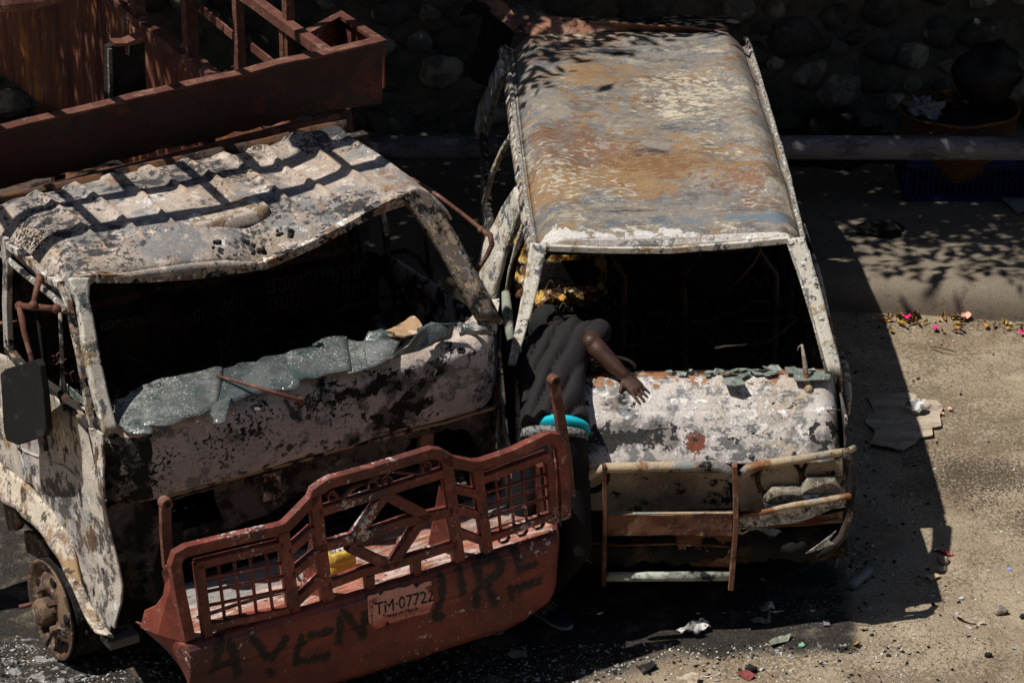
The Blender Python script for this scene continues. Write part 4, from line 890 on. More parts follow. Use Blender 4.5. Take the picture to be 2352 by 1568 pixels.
# left end: swept-back cheek with torn upper plate
a0 = [Vector((XL, r_[0][1], r_[0][2])) for r_ in fr_]
back = td(307, 1424, z=ZT); rows = []
for p in a0:
    k = (ZT - p.z) / .34; bk = Vector((back.x + .22 * k * 1.2, back.y - .02 - .12 * k, p.z - .0)); rows.append([p.lerp(bk, j / 14) + Vector((0, .006 * nz(p.lerp(bk, j / 14), 7), .004 * nz(p.lerp(bk, j / 14), 7, 4))) for j in range(15)])
MB().grid(rows).build('bumper_end', M['red'], bmp, smooth=True, solid=.008)
g = MB(); cp = [bq('G', 1240, 1290, BY), bq('G', 1180, 780, BY + .0), bq('G', 1112, 775, BY + .05), bq('G', 1088, 830, BY + .08), bq('G', 1108, 900, BY + .08), bq('G', 1095, 980, BY + .1), bq('G', 1050, 1045, BY + .14), bq('G', 972, 1080, BY + .20), bq('G', 945, 1190, BY + .22), bq('G', 1060, 1235, BY + .12)]
g.plate(cp, (0.006, .012, 0)); g.build('cheek_plate', M['red'], bmp)
# licence plate
pl = empty('licence_plate'); pl.parent = T
yy = BY - .062; P0, P1, P2 = td(843, 1373, y=yy), td(988, 1338, y=yy), td(848, 1442, y=yy)
ux = (P1 - P0); ux = Vector((1, 0, (ux.z / ux.x))).normalized(); Wp = .36; Hp = .175; uz = Vector((0, .06, 1)).normalized(); O = P2 + Vector((0, 0, 0))
def pp(x, z): return O + ux * x + uz * z
ol = [(.03, -.01), (.0, .03), (0, .165), (.01, .172), (.045, .17), (.06, .175), (.065, .16), (.08, .162), (.09, .175), (.13, .172), (.17, .176), (.21, .168), (.25, .178), (.27, .15), (.29, .165), (.33, .172), (.352, .168), (.355, .12), (.36, .06), (.345, .025), (.32, .0), (.30, -.002), (.24, .008), (.16, -.004), (.10, -.002), (.06, -.012)]
g = MB(); g.plate([pp(*p) for p in ol], (0, .003, 0)); plo = g.build('plate_sheet', M['plate'], pl)
plo.data.attributes.new('low', 'FLOAT', 'POINT').data.foreach_set('value', [max(0, 1 - (v.co.z - O.z) / .10) for v in plo.data.vertices])
def text(body, x, z, size, m, name='lettering', sx=1, vertical=False, shear=0):
    c = bpy.data.curves.new('t', 'FONT'); c.body = body; c.size = size; c.extrude = .0008; c.shear = shear
    if vertical: c.align_x = 'CENTER'; c.space_line = .8
    o = bpy.data.objects.new('t', c); COL.objects.link(o); bpy.context.view_layer.update()
    me = bpy.data.meshes.new_from_object(o.evaluated_get(bpy.context.evaluated_depsgraph_get())); bpy.data.objects.remove(o)
    for v in me.vertices: v.co = pp(x + v.co.x * sx, z + v.co.y) + Vector((0, -.0016 - v.co.z, 0))
    me.materials.clear(); me.materials.append(m); n_ = bpy.data.objects.new(name, me); COL.objects.link(n_); n_.parent = pl; return n_
text('TM·07722', .036, .062, .092, M['ink'], sx=.86); text('H\nA\nI\nT\nI', .018, .125, .034, M['inkred'], vertical=True)
text('Transport March', .075, .033, .030, M['ink'], sx=.95); text('La perle des Antilles', .105, .008, .028, M['inkpale'], shear=.3)
for x, z in ((.10, .0), (.268, .168)): MB().ball(pp(x, z) + Vector((0, -.004, 0)), (.008, .005, .008), 6, 8).build('plate_bolt', M['soot'], pl, smooth=True)

def tangle(fr_root, mat_, box, n, seed, r_=.006, name='burnt_wire'):
    r2 = random.Random(seed); p = Vector([r2.uniform(box[i], box[i + 3]) for i in range(3)]); d = Vector((1, 0, 0)); pts = [p.copy()]
    for i in range(n):
        d = (d + Vector((r2.gauss(0, .7), r2.gauss(0, .5), r2.gauss(0, .45)))).normalized(); q2 = p + d * .06
        for k in range(3):
            if q2[k] < box[k] or q2[k] > box[k + 3]: d[k] = -d[k]; q2[k] = max(box[k], min(box[k + 3], q2[k]))
        p = q2; pts.append(p.copy())
    return MB().tube(pts, r_, 5).build(name, mat_, fr_root, smooth=True)
for k in range(6): tangle(T, (M['inner'], M['ashdark'], M['soot'])[k % 3], (-.95, .3, 1.2, .95, 1.15, 1.55), 40, 30 + k, .004 + .002 * (k % 3))
rows = [[(-1.0 + 2.0 * i / 80, .32 + .95 * j / 40, 1.18 + .16 * nz((i * .09, j * .09, 0), 1.3) + .05 * nz((i * .09, j * .09, 5), 5)) for i in range(81)] for j in range(41)]
MB().grid(rows).build('charred_debris', mat('charred_debris', (.03, .027, .025), [((.09, .06, .04), 6, .57, .05, {}), ((.30, .29, .28), 30, .65, .02, dict(seed=4)), (SOOT, 12, .53, .03, dict(seed=5))], bump=1), T, smooth=True, solid=.03)
MB().beam((-1.0, 1.38, 1.95), (1.0, 1.38, 1.97), .05, .06, (0, 1, 0), 12, .01).build('cab_stiffener', M['inner'], T)
MB().beam((-1.0, 1.38, 1.55), (1.0, 1.38, 1.52), .04, .04, (0, 1, 0), 12, .02).build('cab_stiffener', M['barrust'], T)
# ================================================================== VAN
V = empty('burnt_van', (FR['V'][0], FR['V'][1], 0), FR['V'][2], label='burnt-out van with rust-mottled roof and open tailgate, right of the truck', cat='van')
def vd(a_, b_, **k): return at('V', a_, b_, **k)
def vq(t, a_, b_, **k): return at('V', *q(t, a_, b_), **k)
# roof skin, sagging in transverse waves
rows = []; NV, NU = 130, 80
HL, HR = vd(1232, 562, z=1.765), vd(1837, 545, z=1.765)
for j in range(NV + 1):
    t = j / NV; row = []
    for i in range(NU + 1):
        u = 2 * i / NU - 1; y0 = HL.y + (HR.y - HL.y) * (u + 1) / 2 - .01
        y = y0 + (3.93 - y0) * t + .05 * (1 - u * u) * t - .05 * (1 - u * u) * (1 - t) * 0
        hw = .678 + .012 * math.sin(math.pi * t) - .035 * max(0, 1 - t / .05) ** 2 * 0
        x = u * hw + .01
        e = max(0, (abs(u) - .80) / .20)
        z = 1.815 - .085 * e * e - .02 * max(0, 1 - t / .06) ** 2 - .045 * max(0, (t - .93) / .07) ** 2
        damp = (1 - e * .8) * min(1, t / .12)
        ph = y * 8.5 + .9 * nz((x, y, 0), 1.3, 2) * 3 + x * .8
        z += damp * (.020 * math.sin(ph) * (.5 + .9 * max(0, u)) + .045 * nz((x * .6, y, 0), 2.2, 5) + .012 * (.4 - abs(nz((x * .7, y * 1.5, 0), 5, 8))) * 1.6 - .022 * (1 - u * u))
        if u < -.55: z += .016 * math.sin(y * 7 + 1) * min(1, (-.55 - u) / .2) * min(1, t / .1) * (1 - e)
        z += .0015 * nz((x, y, 0), 35, 2) + damp * .004 * nz((x, y * 1.6, 0), 13, 6)
        row.append((x, y, z))
    rows.append(row)
rfv = MB().grid(rows).build('roof', M['van_roof'], V, smooth=True, solid=.01)
charlip(rfv, lambda c: 0, lambda c: max(0, 1.1 - (c.y - .82) / .22) * (1 if c.x < .05 else max(.35, 1 - (c.x - .05) * 1.8)))
rfv.data.attributes.new('band', 'FLOAT', 'POINT').data.foreach_set('value', [max(0, 1 - abs(v.co.y - 1.02) / .28) * max(.2, min(1, .6 + v.co.x)) for v in rfv.data.vertices])
rm = rfv.data.attributes.new('rim', 'FLOAT', 'POINT'); rm.data.foreach_set('value', [max(0, .55 + (v.co.x - .38) * 1.6) * (1 - .5 * max(0, v.co.y - 3)) if v.co.x > .1 else max(0, .75 - abs(v.co.x + .64) * 4) for v in rfv.data.vertices])
roof_rows = [[Vector(p) for p in r_] for r_ in rows]
# drip rails, crusted
for s_, P in ((-1, [(1229, 570), (1218, 520), (1205, 430), (1190, 330), (1178, 230), (1166, 140), (1160, 118)]), (1, [(1845, 548), (1826, 470), (1805, 380), (1778, 290), (1748, 190), (1722, 105), (1712, 88)])):
    pts = [vd(a, b, z=1.725) for a, b in P]; o = []
    for a, b in zip(pts, pts[1:]):
        for k in range(8): c = a.lerp(b, k / 8); o.append(c + Vector((.003 * nz(c, 9), 0, .003 * nz(c, 14, 3))))
    rp = sorted(o + [pts[-1]], key=lambda v: v.y); er = [r_[0 if s_ < 0 else -1] for r_ in roof_rows]
    def rx(y):
        for a, b in zip(rp, rp[1:]):
            if y <= b.y: return a.lerp(b, max(0, (y - a.y) / max(1e-6, b.y - a.y)))
        return rp[-1]
    MB().grid([[p.lerp(Vector((rx(p.y).x, p.y, 1.722)), j / 4) + Vector((0, 0, -.012 * math.sin(j / 4 * 3.14))) for j in range(5)] for p in er]).build('roof_edge', M['van_roof'], V, smooth=True, solid=.008)
    MB().grid([[Vector((rx(p.y).x + s_ * .010 * j, p.y, 1.712 - .022 * j)) for j in range(3)] for p in er]).build('cant_rail', M['frame'], V, smooth=True, solid=.02)
    MB().tube(o + [pts[-1]], [.014 + .003 * nz(p, 25, 5) for p in o + [pts[-1]]], 8).build('drip_rail', M['gutter'], V, smooth=True)
# windscreen header and front pillars
VH = [vd(a, b, y=.80) for a, b in ((1236, 578), (1255, 567), (1400, 572), (1540, 572), (1700, 560), (1808, 549), (1822, 560))]
fr0 = [p for p in roof_rows[0]]
MB().grid([[p.lerp(Vector((max(VH[0].x, min(VH[-1].x, p.x)), .80, polyz(VH, p.x) + .01)), j / 4) for p in fr0] for j in range(5)]).build('header_fascia', M['van_white'], V, smooth=True, solid=.01)
MB().path([vd(a, b, y=.80) for a, b in ((1236, 578), (1255, 567), (1400, 572), (1540, 572), (1700, 560), (1808, 549), (1822, 560))], .035, .05, (0, 1, 0)).build('windscreen_header', M['van_frame'], V, bevel=.005)
pa = [vd(1216, 560, y=.80), vd(1205, 640, y=.70), vd(1188, 730, y=.56), vd(1166, 840, y=.38)]; pb = [vd(1254, 566, y=.80), vd(1240, 640, y=.70), vd(1218, 730, y=.56), vd(1184, 840, y=.38)]
MB().grid(strip(pa, pb, 20, .004)).build('front_pillar', M['van_frame'], V, smooth=True, solid=.04)
pa = [vd(1808, 552, y=.80), vd(1838, 640, y=.68), vd(1868, 740, y=.53), vd(1898, 856, y=.36)]; pb = [vd(1846, 548, y=.80), vd(1874, 640, y=.68), vd(1900, 740, y=.53), vd(1928, 862, y=.36)]
MB().grid(strip(pa, pb, 20, .004, 5)).build('front_pillar', M['van_frame'], V, smooth=True, solid=.05)
MB().tube([p + Vector((0, -.015, .0)) for p in pa], .007, 6).build('pillar_lip', M['gutter'], V, smooth=True)
MB().tube([vd(1230, 575, y=.84), vd(1212, 650, y=.74), vd(1192, 740, y=.58), vd(1176, 800, y=.46)], .010, 6).build('door_edge', M['van_frame'], V, smooth=True)
# nose: bonnet skin from windscreen base down to the lamps
prof = [(.42, 1.185), (.385, 1.205), (.36, 1.205), (.30, 1.185), (.24, 1.155), (.185, 1.115), (.18, 1.108), (.175, 1.112), (.12, 1.045), (.07, .985), (.035, .935), (.02, .90)]
rows = []
for y, z in prof:
    row = []
    for i in range(101):
        u = 2 * i / 100 - 1; hw = .80 + .03 * (1.2 - z); x = u * hw + .005; e = max(0, (abs(u) - .9) / .1)
        row.append((x, y + .09 * e * e + .008 * nz((x, z, 0), 3, 7) - .02 * (1 - u * u) * 0, z - .03 * e * e + .006 * nz((x, y, 0), 4, 3) + .002 * nz((x, y, 0), 14)))
    rows.append(row)
fine_rows = []
for a, b in zip(rows, rows[1:]):
    for k in range(4): fine_rows.append([tuple(Vector(p).lerp(Vector(q_), k / 4)) for p, q_ in zip(a, b)])
fine_rows.append(rows[-1])
bon = MB().grid(fine_rows).build('bonnet', M['van_white'], V, smooth=True, solid=.012)
def attr(o, n_, f): o.data.attributes.new(n_, 'FLOAT', 'POINT').data.foreach_set('value', [f(v.co) for v in o.data.vertices])
MB().tube([(x / 20 * 1.62 - .80, .176 - .004, 1.112 + .002 * math.sin(x)) for x in range(21)], .0035, 5).build('bonnet_crease', M['barrust'], V, smooth=True)
low = lambda c: max(0, min(1, (1.10 - c.z) / .03))
attr(bon, 'char', lambda c: .42 + low(c) * (.80 * bump2(c.x, c.z, -.28, 1.02, .38, .07) + .55 * bump2(c.x, c.z, .72, .99, .16, .08) + .35 * bump2(c.x, c.z, .35, .93, .2, .03)) + .5 * bump2(c.x, c.z, -.30, 1.16, .14, .05) + (.7 if c.x > .80 else 0))
attr(bon, 'rust', lambda c: .15 + low(c) * .85 * bump2(c.x, c.z, .08, 1.0, .13, .10)); attr(bon, 'grey', lambda c: .30 + low(c) * .75 * bump2(c.x, c.z, .32, .99, .22, .09) + .45 * bump2(c.x, c.z, .62, 1.14, .16, .05))
attr(bon, 'lip', lambda c: max(.0, min(.9, (c.z - 1.165) / .03)))
rows = [[(-.77 + 1.55 * i / 60, .37 + .09 * j / 4, 1.205 - .012 * (j % 2) + .004 * nz((i, j, 0), .5)) for i in range(61)] for j in range(5)]
MB().grid(rows).build('cowl', mat('rust_orange_cowl', (.34, .12, .05), [(SOOT, 4, .50, .03, dict(st=(1, 2, 1))), (WHITE, 30, .64, .02, dict(seed=5)), ((.45, .30, .18), 9, .6, .03, dict(seed=7))], bump=.5), V, smooth=True, solid=.01)
# glass crumbs and slabs left along the cowl
g = MB(); rg = random.Random(5)
for i in range(34):
    t = rg.random() ** .7; x = -.30 + 1.12 * t; s_ = rg.uniform(.02, .06) if x > .2 else rg.uniform(.01, .025)
    c = Vector((x, .385 + rg.uniform(-.03, .03), 1.218 + rg.uniform(0, .02))); a0_ = rg.uniform(0, 6)
    tilt = Matrix.Rotation(rg.uniform(-.5, .5), 3, 'X') @ Matrix.Rotation(rg.uniform(-.3, .3), 3, 'Y')
    pts = [c + tilt @ Vector((math.cos(a0_ + k * 1.25) * s_ * rg.uniform(.6, 1.4), math.sin(a0_ + k * 1.25) * s_ * rg.uniform(.4, .8), 0)) for k in range(5)]
    g = MB(); g.plate(pts, (0, 0, .004)); g.build('glass_shard', M['shard'], V)
for z_, pp_ in ((1.23, ((1822, 862), (1835, 850), (1880, 852), (1908, 862), (1905, 872), (1850, 876), (1825, 875))), (1.235, ((1660, 870), (1700, 866), (1712, 884), (1690, 888), (1664, 884)))):
    g = MB(); g.plate([vd(a, b, z=z_) for a, b in pp_], (0, 0, .006)); g.build('glass_shard', M['shard'], V)
MB().lathe(vd(1574, 918, z=1.135), (0, -.4, 1), [(.03, -.01), (.028, .01), (.016, .014), (.014, .03), (0, .032)], 14).build('wiper_boss', M['rustbar'], V, smooth=True)
g = MB(); g.tube([vd(1856, 893, y=.28), vd(1852, 868, y=.30), vd(1848, 830, y=.33), vd(1842, 791, y=.36)], [.018, .014, .012, .006], 8); g.ball(vd(1857, 894, y=.27), (.024, .024, .026), 6, 10); g.tube([vd(1842, 791, y=.36), vd(1834, 797, y=.36), vd(1832, 805, y=.36)], .004, 5)
g.build('wiper_arm', M['barpale'], V, smooth=True)
# front face: tan centre panel, lamp recesses, bumper
g = MB(); g.panel([vd(a, b, y=.07) for a, b in ((1350, 1085), (1395, 1080), (1660, 1082), (1672, 1100), (1682, 1165), (1395, 1172), (1350, 1170))], 5, .012, 4, 2); g.build('centre_panel', M['van_front'], V, smooth=True, solid=.01)
g = MB(); g.panel([(-.80, .075, .93), (-.28, .075, .93), (-.28, .075, .72), (-.80, .075, .72)], 4, .01, 4, 3); g.build('lamp_panel', M['van_front'], V, smooth=True, solid=.01)
g = MB(); g.panel([vd(a, b, y=.06) for a, b in ((1683, 1085), (1740, 1070), (1935, 1048), (1938, 1150), (1860, 1165), (1700, 1172))], 5, .010, 4, 5); g.build('lamp_panel', M['van_front'], V, smooth=True, solid=.01)
for cx_, cy_ in ((1790, 1098), (1893, 1088)):
    c = vd(cx_, cy_, y=.05); MB().lathe(c, (0, -1, 0), [(.0, -.03), (.085, -.02), (.10, .004), (.118, .008), (.122, .0)], 30).build('lamp_recess', mat('burnt_lamp_bowl', (.09, .06, .04), [(SOOT, 6, .5, .05, {}), ((.35, .28, .2), 12, .6, .03, dict(seed=3))], bump=.5), V, smooth=True)
for (cx_, cy_, w_) in ((1808, 1142, .115), (1886, 1120, .105)):
    hl = empty('headlight'); hl.parent = V; c = vd(cx_, cy_, y=-.01)
    g = MB(); rows = []
    for a, b, z in ((1.0, .8, -.045), (1.04, 1.05, -.022), (1.0, 1.0, -.010), (.72, .75, .035), (.66, .68, .045), (.3, .3, .047), (0.01, .01, .045)):
        rows.append([c + Vector((math.copysign(abs(math.cos(k / 24 * 6.2832)) ** .6, math.cos(k / 24 * 6.2832)) * w_ * a, .03 + math.copysign(abs(math.sin(k / 24 * 6.2832)) ** .6, math.sin(k / 24 * 6.2832)) * .055 * b, z)) for k in range(25)])
    g.grid(rows).build('lamp_housing', mat('ash_grey_lamp_shell', (.30, .26, .20), [((.55, .49, .40), 16, .57, .04, {}), ((.08, .07, .06), 7, .54, .08, dict(seed=9)), (SOOT, 16, .60, .03, dict(seed=4))], bump=.9), hl, smooth=True)
    g = MB(); g.grid([[c + Vector((w_ * (1.03 - .02 * j) * (2 * i / 20 - 1), -.03 + .012 * nz((i, j, cx_), .6), -.02 - .022 * j)) for i in range(21)] for j in range(4)]); g.build('lamp_lens', M['ashwhite'], hl, smooth=True, solid=.01)
for sx in (-.62, -.44):
    MB().lathe(Vector((sx, .05, .83)), (0, -1, 0), [(.0, -.03), (.07, -.02), (.085, .004), (.095, .008), (.1, .0)], 24).build('lamp_recess', M['soot'], V, smooth=True)
# lower front: slats, crumpled strips, charred bumper
g = MB(); g.box((0, .10, .62), (1.6, .04, .25)); g.build('grille_backing', M['soot'], V)
g = MB(); g.panel([vd(a, b, y=-.01) for a, b in ((1690, 1190), (1760, 1172), (1830, 1168), (1935, 1148), (1940, 1162), (1860, 1186), (1780, 1200), (1695, 1208))], 4, .03, 6, 2); g.build('crumpled_trim', M['ashwhite'], V, smooth=True, solid=.006)
g = MB(); g.panel([vd(a, b, y=.02) for a, b in ((1690, 1200), (1800, 1188), (1936, 1172), (1934, 1196), (1700, 1214))], 4, .02, 6, 4); g.build('crumpled_trim', M['barpale'], V, smooth=True, solid=.01)
MB().tube([vd(1695, 1210, y=-.01), vd(1780, 1208, y=-.02), (vd(1850, 1203, y=-.02)), vd(1925, 1190, y=-.01)], .006, 6).build('trim_wire', M['rustbar'], V, smooth=True)
for k in range(7):
    a = vd(1720 + 32 * k, 1218, y=.04); MB().box(a + Vector((0, 0, -.03)), (.035, .03, .08)).build('grille_slat', M['inner'], V, bevel=.004)
rows = []
for j in range(9):
    a = math.pi * j / 8; rows.append([(-.84 + 1.70 * i / 90, +.07 - .09 * math.sin(a) - .02 + .10 * max(0, abs(i / 45 - 1) - .85) * 3 + .05 * nz((i * .12, j * .3, 0), 1.5), .44 + .09 * math.cos(a) + .03 * nz((i * .2, j * .4, 0), 1.2, 4) + .02 * nz((i * .5, j * .8, 0), 1.2, 4)) for i in range(91)])
g = MB().grid(rows); bump_ = g.build('bumper', mat('charred_bumper', (.013, .012, .011), [((.07, .04, .025), 3, .56, .06, {}), ((.5, .48, .45), 26, .67, .02, dict(seed=3, h=.8, x=(2, .5)))], bump=1, rough=.9), V, smooth=True, solid=.01)
g = MB(); g.panel([vd(a, b, y=-.03) for a, b in ((1545, 1215), (1610, 1200), (1680, 1215), (1682, 1300), (1590, 1300), (1560, 1262))], 4, .02, 5, 3); g.build('lower_valance', M['barrust'], V, smooth=True, solid=.01)
g = MB(); g.panel([vd(a, b, y=-.10) for a, b in ((1860, 1262), (1885, 1245), (1920, 1218), (1903, 1240), (1915, 1247), (1880, 1262), (1850, 1270))], 3, .02); g.build('torn_foil', M['ashwhite'], V, solid=.003)
# bull bar
bb = empty('bull_bar'); bb.parent = V
YB = -.07
MB().tube([vd(a, b, y=YB) for a, b in ((1345, 1095), (1365, 1082), (1395, 1074), (1520, 1071), (1650, 1070), (1668, 1078), (1685, 1100))], .026, 14).build('top_tube', M['barpale'], bb, smooth=True)
MB().tube([vd(a, b, y=y_) for a, b, y_ in ((1700, 1092, YB), (1718, 1075, YB), (1745, 1067, YB), (1830, 1055, YB), (1920, 1040, YB + .02), (1948, 1036, YB + .05), (1962, 1028, YB + .1))], [.022, .024, .024, .022, .02, .018, .016], 12).build('top_tube', M['barpale'], bb, smooth=True)
MB().tube([vd(a, b, y=y_) for a, b, y_ in ((1935, 1045, YB + .02), (1955, 1052, YB + .03), (1958, 1100, YB), (1956, 1140, YB), (1948, 1190, YB), (1935, 1230, YB), (1910, 1258, YB), (1880, 1275, YB + .03))], [.014, .018, .019, .019, .02, .022, .022, .02], 12).build('side_loop', mat('dark_loop_tube', (.06, .045, .035), [((.3, .22, .15), 8, .6, .04, {}), (SOOT, 5, .52, .04, dict(seed=3))]), bb, smooth=True)
MB().tube([vd(a, b, y=y_) for a, b, y_ in ((1692, 1188, YB), (1740, 1178, YB), (1820, 1160, YB), (1900, 1148, YB), (1952, 1138, YB - .01), (1960, 1134, YB + .02))], [.010, .014, .017, .018, .017, .013], 10).build('cross_tube', M['barpale'], bb, smooth=True)
MB().path([vd(a, b, y=YB - .02) for a, b in ((1388, 1068), (1389, 1200), (1386, 1342))], .022, .04, (0, 1, 0)).build('upright', M['barrust'], bb, bevel=.003)
MB().path([vd(a, b, y=YB - .02) for a, b in ((1687, 1067), (1690, 1150), (1690, 1200), (1683, 1300), (1678, 1352))], .026, .04, (0, 1, 0)).build('upright', M['barrust'], bb, bevel=.003)
g = MB(); g.panel([vd(a, b, y=YB - .01) for a, b in ((1393, 1179), (1540, 1179), (1683, 1177), (1684, 1228), (1540, 1227), (1393, 1229))], 5, .012, 4); g.build('cross_plate', M['barrust'], bb, smooth=True, solid=.012)
MB().beam(vd(1393, 1179, y=YB), vd(1683, 1177, y=YB), .03, .012).build('cross_plate_lip', M['barpale'], bb)
MB().tube([vd(1388, 1324, y=YB), vd(1677, 1322, y=YB)], .025, 14).build('bottom_tube', M['barwhite'], bb, smooth=True)
MB().tube([vd(1300, 1240, y=YB), vd(1420, 1252, y=YB), vd(1560, 1248, y=YB), vd(1690, 1256, y=YB)], .005, 6).build('bent_wire', M['barrust'], bb, smooth=True)
MB().tube([vd(1345, 1095, y=YB), vd(1330, 1130, y=YB + .02), vd(1325, 1200, y=YB + .04)], .02, 10).build('side_loop', M['barrust'], bb, smooth=True)
# body sides
def flank(s_, y0, y1, z0, z1, n, m, name, m_, seed=0):
    rows = []
    for j in range(m + 1):
        z = z0 + (z1 - z0) * j / m; row = []
        bulge = .845 - .05 * max(0, (.45 - z)) + .02 * math.sin(max(0, min(1, (z - .3) / .9)) * math.pi)
        for i in range(n + 1):
            y = y0 + (y1 - y0) * i / n; x = bulge - .02 * max(0, 1 - (y) / .4) ** 2 - .03 * max(0, (y - 3.7) / .4) ** 2
            row.append((s_ * (x + .012 * nz((y, z, s_), 2.5, seed) + .004 * nz((y, z, 0), 9)), y, z))
        rows.append(row)
    return MB().grid(rows).build(name, m_, V, smooth=True, solid=.012)
flank(1, .05, 4.1, .28, 1.13, 80, 14, 'right_flank', mat('dark_scorched_flank', (.10, .09, .085), [(SOOT, 4, .49, .03, {}), ((.45, .40, .32), 9, .60, .02, dict(seed=3, h=.4))], bump=.6))
flank(-1, 2.0, 4.1, .28, 1.10, 50, 14, 'left_rear_flank', mat('mottled_scorched_flank', (.26, .25, .25), [(SOOT, 4, .52, .04, {}), (OCH, 5, .57, .04, dict(seed=3)), ((.5, .44, .36), 8, .57, .03, dict(seed=5, h=.4))], bump=.6))
flank(-1, .05, 1.95, .28, 1.02, 50, 14, 'left_front_door', mat('pale_scorched_door', (.50, .46, .38), [((.32, .20, .12), 5, .57, .05, {}), (GREY, 4, .56, .03, dict(seed=3)), (SOOT, 6, .62, .03, dict(seed=5))], bump=.5))
# left side uprights and window frames
pa = [vd(1196, 432, z=1.68), vd(1160, 480, z=1.5), vd(1120, 560, z=1.3), vd(1098, 640, z=1.1)]; pb = [vd(1212, 480, z=1.68), vd(1196, 520, z=1.5), vd(1165, 590, z=1.3), vd(1140, 690, z=1.05)]
MB().grid(strip(pa, pb, 16, .008, 3)).build('centre_pillar', M['van_frame'], V, smooth=True, solid=.03)
MB().tube([vd(1214, 480, z=1.69), vd(1188, 560, z=1.45), vd(1172, 620, z=1.25), vd(1160, 700, z=1.02)], .013, 8).build('door_frame', M['van_frame'], V, smooth=True)
MB().tube([vd(1205, 540, z=1.6), vd(1182, 600, z=1.35), vd(1172, 660, z=1.15)], .016, 8).build('door_frame', M['dark_frame'], V, smooth=True)
MB().tube([vd(1182, 300, z=1.70), vd(1155, 345, z=1.5), vd(1130, 400, z=1.3), vd(1112, 470, z=1.12)], .018, 8).build('rear_pillar', M['van_frame'], V, smooth=True)
pa = [vd(1160, 135, z=1.71), vd(1135, 180, z=1.5), vd(1112, 240, z=1.25), vd(1098, 300, z=1.08)]; pb = [vd(1163, 175, z=1.70), vd(1150, 210, z=1.5), vd(1128, 290, z=1.2), vd(1115, 330, z=1.05)]
MB().grid(strip(pa, pb, 12, .008, 7)).build('rear_pillar', M['van_frame'], V, smooth=True, solid=.03)
MB().tube([(-.85 + .02 * nz((0, y_ / 10, 0), 3), y_ / 10, 1.11 + .015 * nz((0, y_ / 10, 5), 4)) for y_ in range(20, 41)], .025, 8).build('window_sill', mat('charred_sill', (.09, .085, .08), [(SOOT, 9, .5, .04, {}), ((.4, .36, .3), 18, .6, .03, dict(seed=3))], bump=.9), V, smooth=True)
g = MB(); g.tube([vd(1161, 672, z=1.22), vd(1164, 700, z=1.18), vd(1168, 745, z=1.12), vd(1176, 792, z=1.05)], [.022, .028, .028, .02], 10); g.tube([vd(1161, 672, z=1.22), vd(1172, 680, z=1.2)], .014, 8); g.build('quarter_frame', mat('grey_green_frame', (.30, .31, .25), [(SOOT, 12, .6, .03, {}), (PALE, 18, .6, .03, dict(seed=3))]), V, smooth=True)
g = MB(); g.panel([vd(a, b, z=1.05) for a, b in ((1125, 645), (1150, 640), (1146, 700), (1140, 760), (1128, 720))], 2, .01); g.build('door_corner', M['van_frame'], V, solid=.01)
# right side uprights
for y_, t_ in ((1.75, .05), (2.8, .04), (3.85, .06)): MB().beam((.84, y_ + .1, 1.1), (.70, y_, 1.70), t_, .06, (0, 1, 0), 4, .004).build('side_pillar', M['frame'], V, bevel=.004)
MB().tube([(.715, .86, 1.69), (.78, .62, 1.42), (.86, .45, 1.14)], .012, 8).build('door_frame', M['van_frame'], V, smooth=True)
MB().tube([(.735, 1.2, 1.69), (.80, .95, 1.5), (.86, .62, 1.2), (.87, .5, 1.05)], .010, 8).build('door_frame', M['frame'], V, smooth=True)
g = MB(); g.tube([(.90, .75, 1.17), (.90, .62, 1.15), (.895, .45, 1.08), (.885, .35, 1.0)], [.008, .022, .024, .012], 8); g.build('mirror_stub', M['frame'], V, smooth=True)
# tailgate, raised and warped
tg = empty('tailgate'); tg.parent = V
o = [vq('B', x, y, z=z) for x, y, z in ((1420, 262, 1.80), (1280, 225, 1.80), (1190, 155, 1.82), (1120, 85, 1.86), (1040, 5, 1.90), (1200, 8, 1.93), (1250, 60, 1.90), (1290, 125, 1.86), (1700, 140, 1.86), (2352, 170, 1.83))] + [vq('C', 210, 198, z=1.80), vq('C', 370, 218, z=1.77), vq('C', 100, 215, z=1.77)] + [vq('B', 2100, 205, z=1.78)]
g = MB(); g.panel(o, 4, .02, 3, nrm=(0, 0, 1)); g.build('tailgate_skin', mat('pinkish_rusted_skin', (.36, .17, .11), [((.12, .07, .06), 5, .55, .05, {}), ((.45, .30, .22), 4, .58, .06, dict(seed=3)), (SOOT, 7, .62, .04, dict(seed=5))], bump=.5), tg, smooth=True, solid=.012)
o = [vq('B', x_, y_, y=4.15) for x_, y_ in ((905, 98), (945, 20), (1000, -10), (1075, 10), (1200, 150), (1270, 230), (1225, 350), (1120, 520), (1098, 582), (1000, 540), (958, 480), (1020, 300), (1062, 100), (985, 75))]
g = MB(); g.panel(o, 4, .04, 3, nrm=(0, 1, 0)); g.build('tailgate_frame', M['soot'], tg, smooth=True, solid=.02)
MB().grid([[(-.6 + 1.3 * i / 20, 3.98 + .75 * j / 10, 1.78 - .02 * j / 10 * j + .02 * nz((i * .2, j * .2, 0), 1.5)) for i in range(21)] for j in range(11)]).build('tailgate_panel', M['soot'], tg, smooth=True, solid=.02)
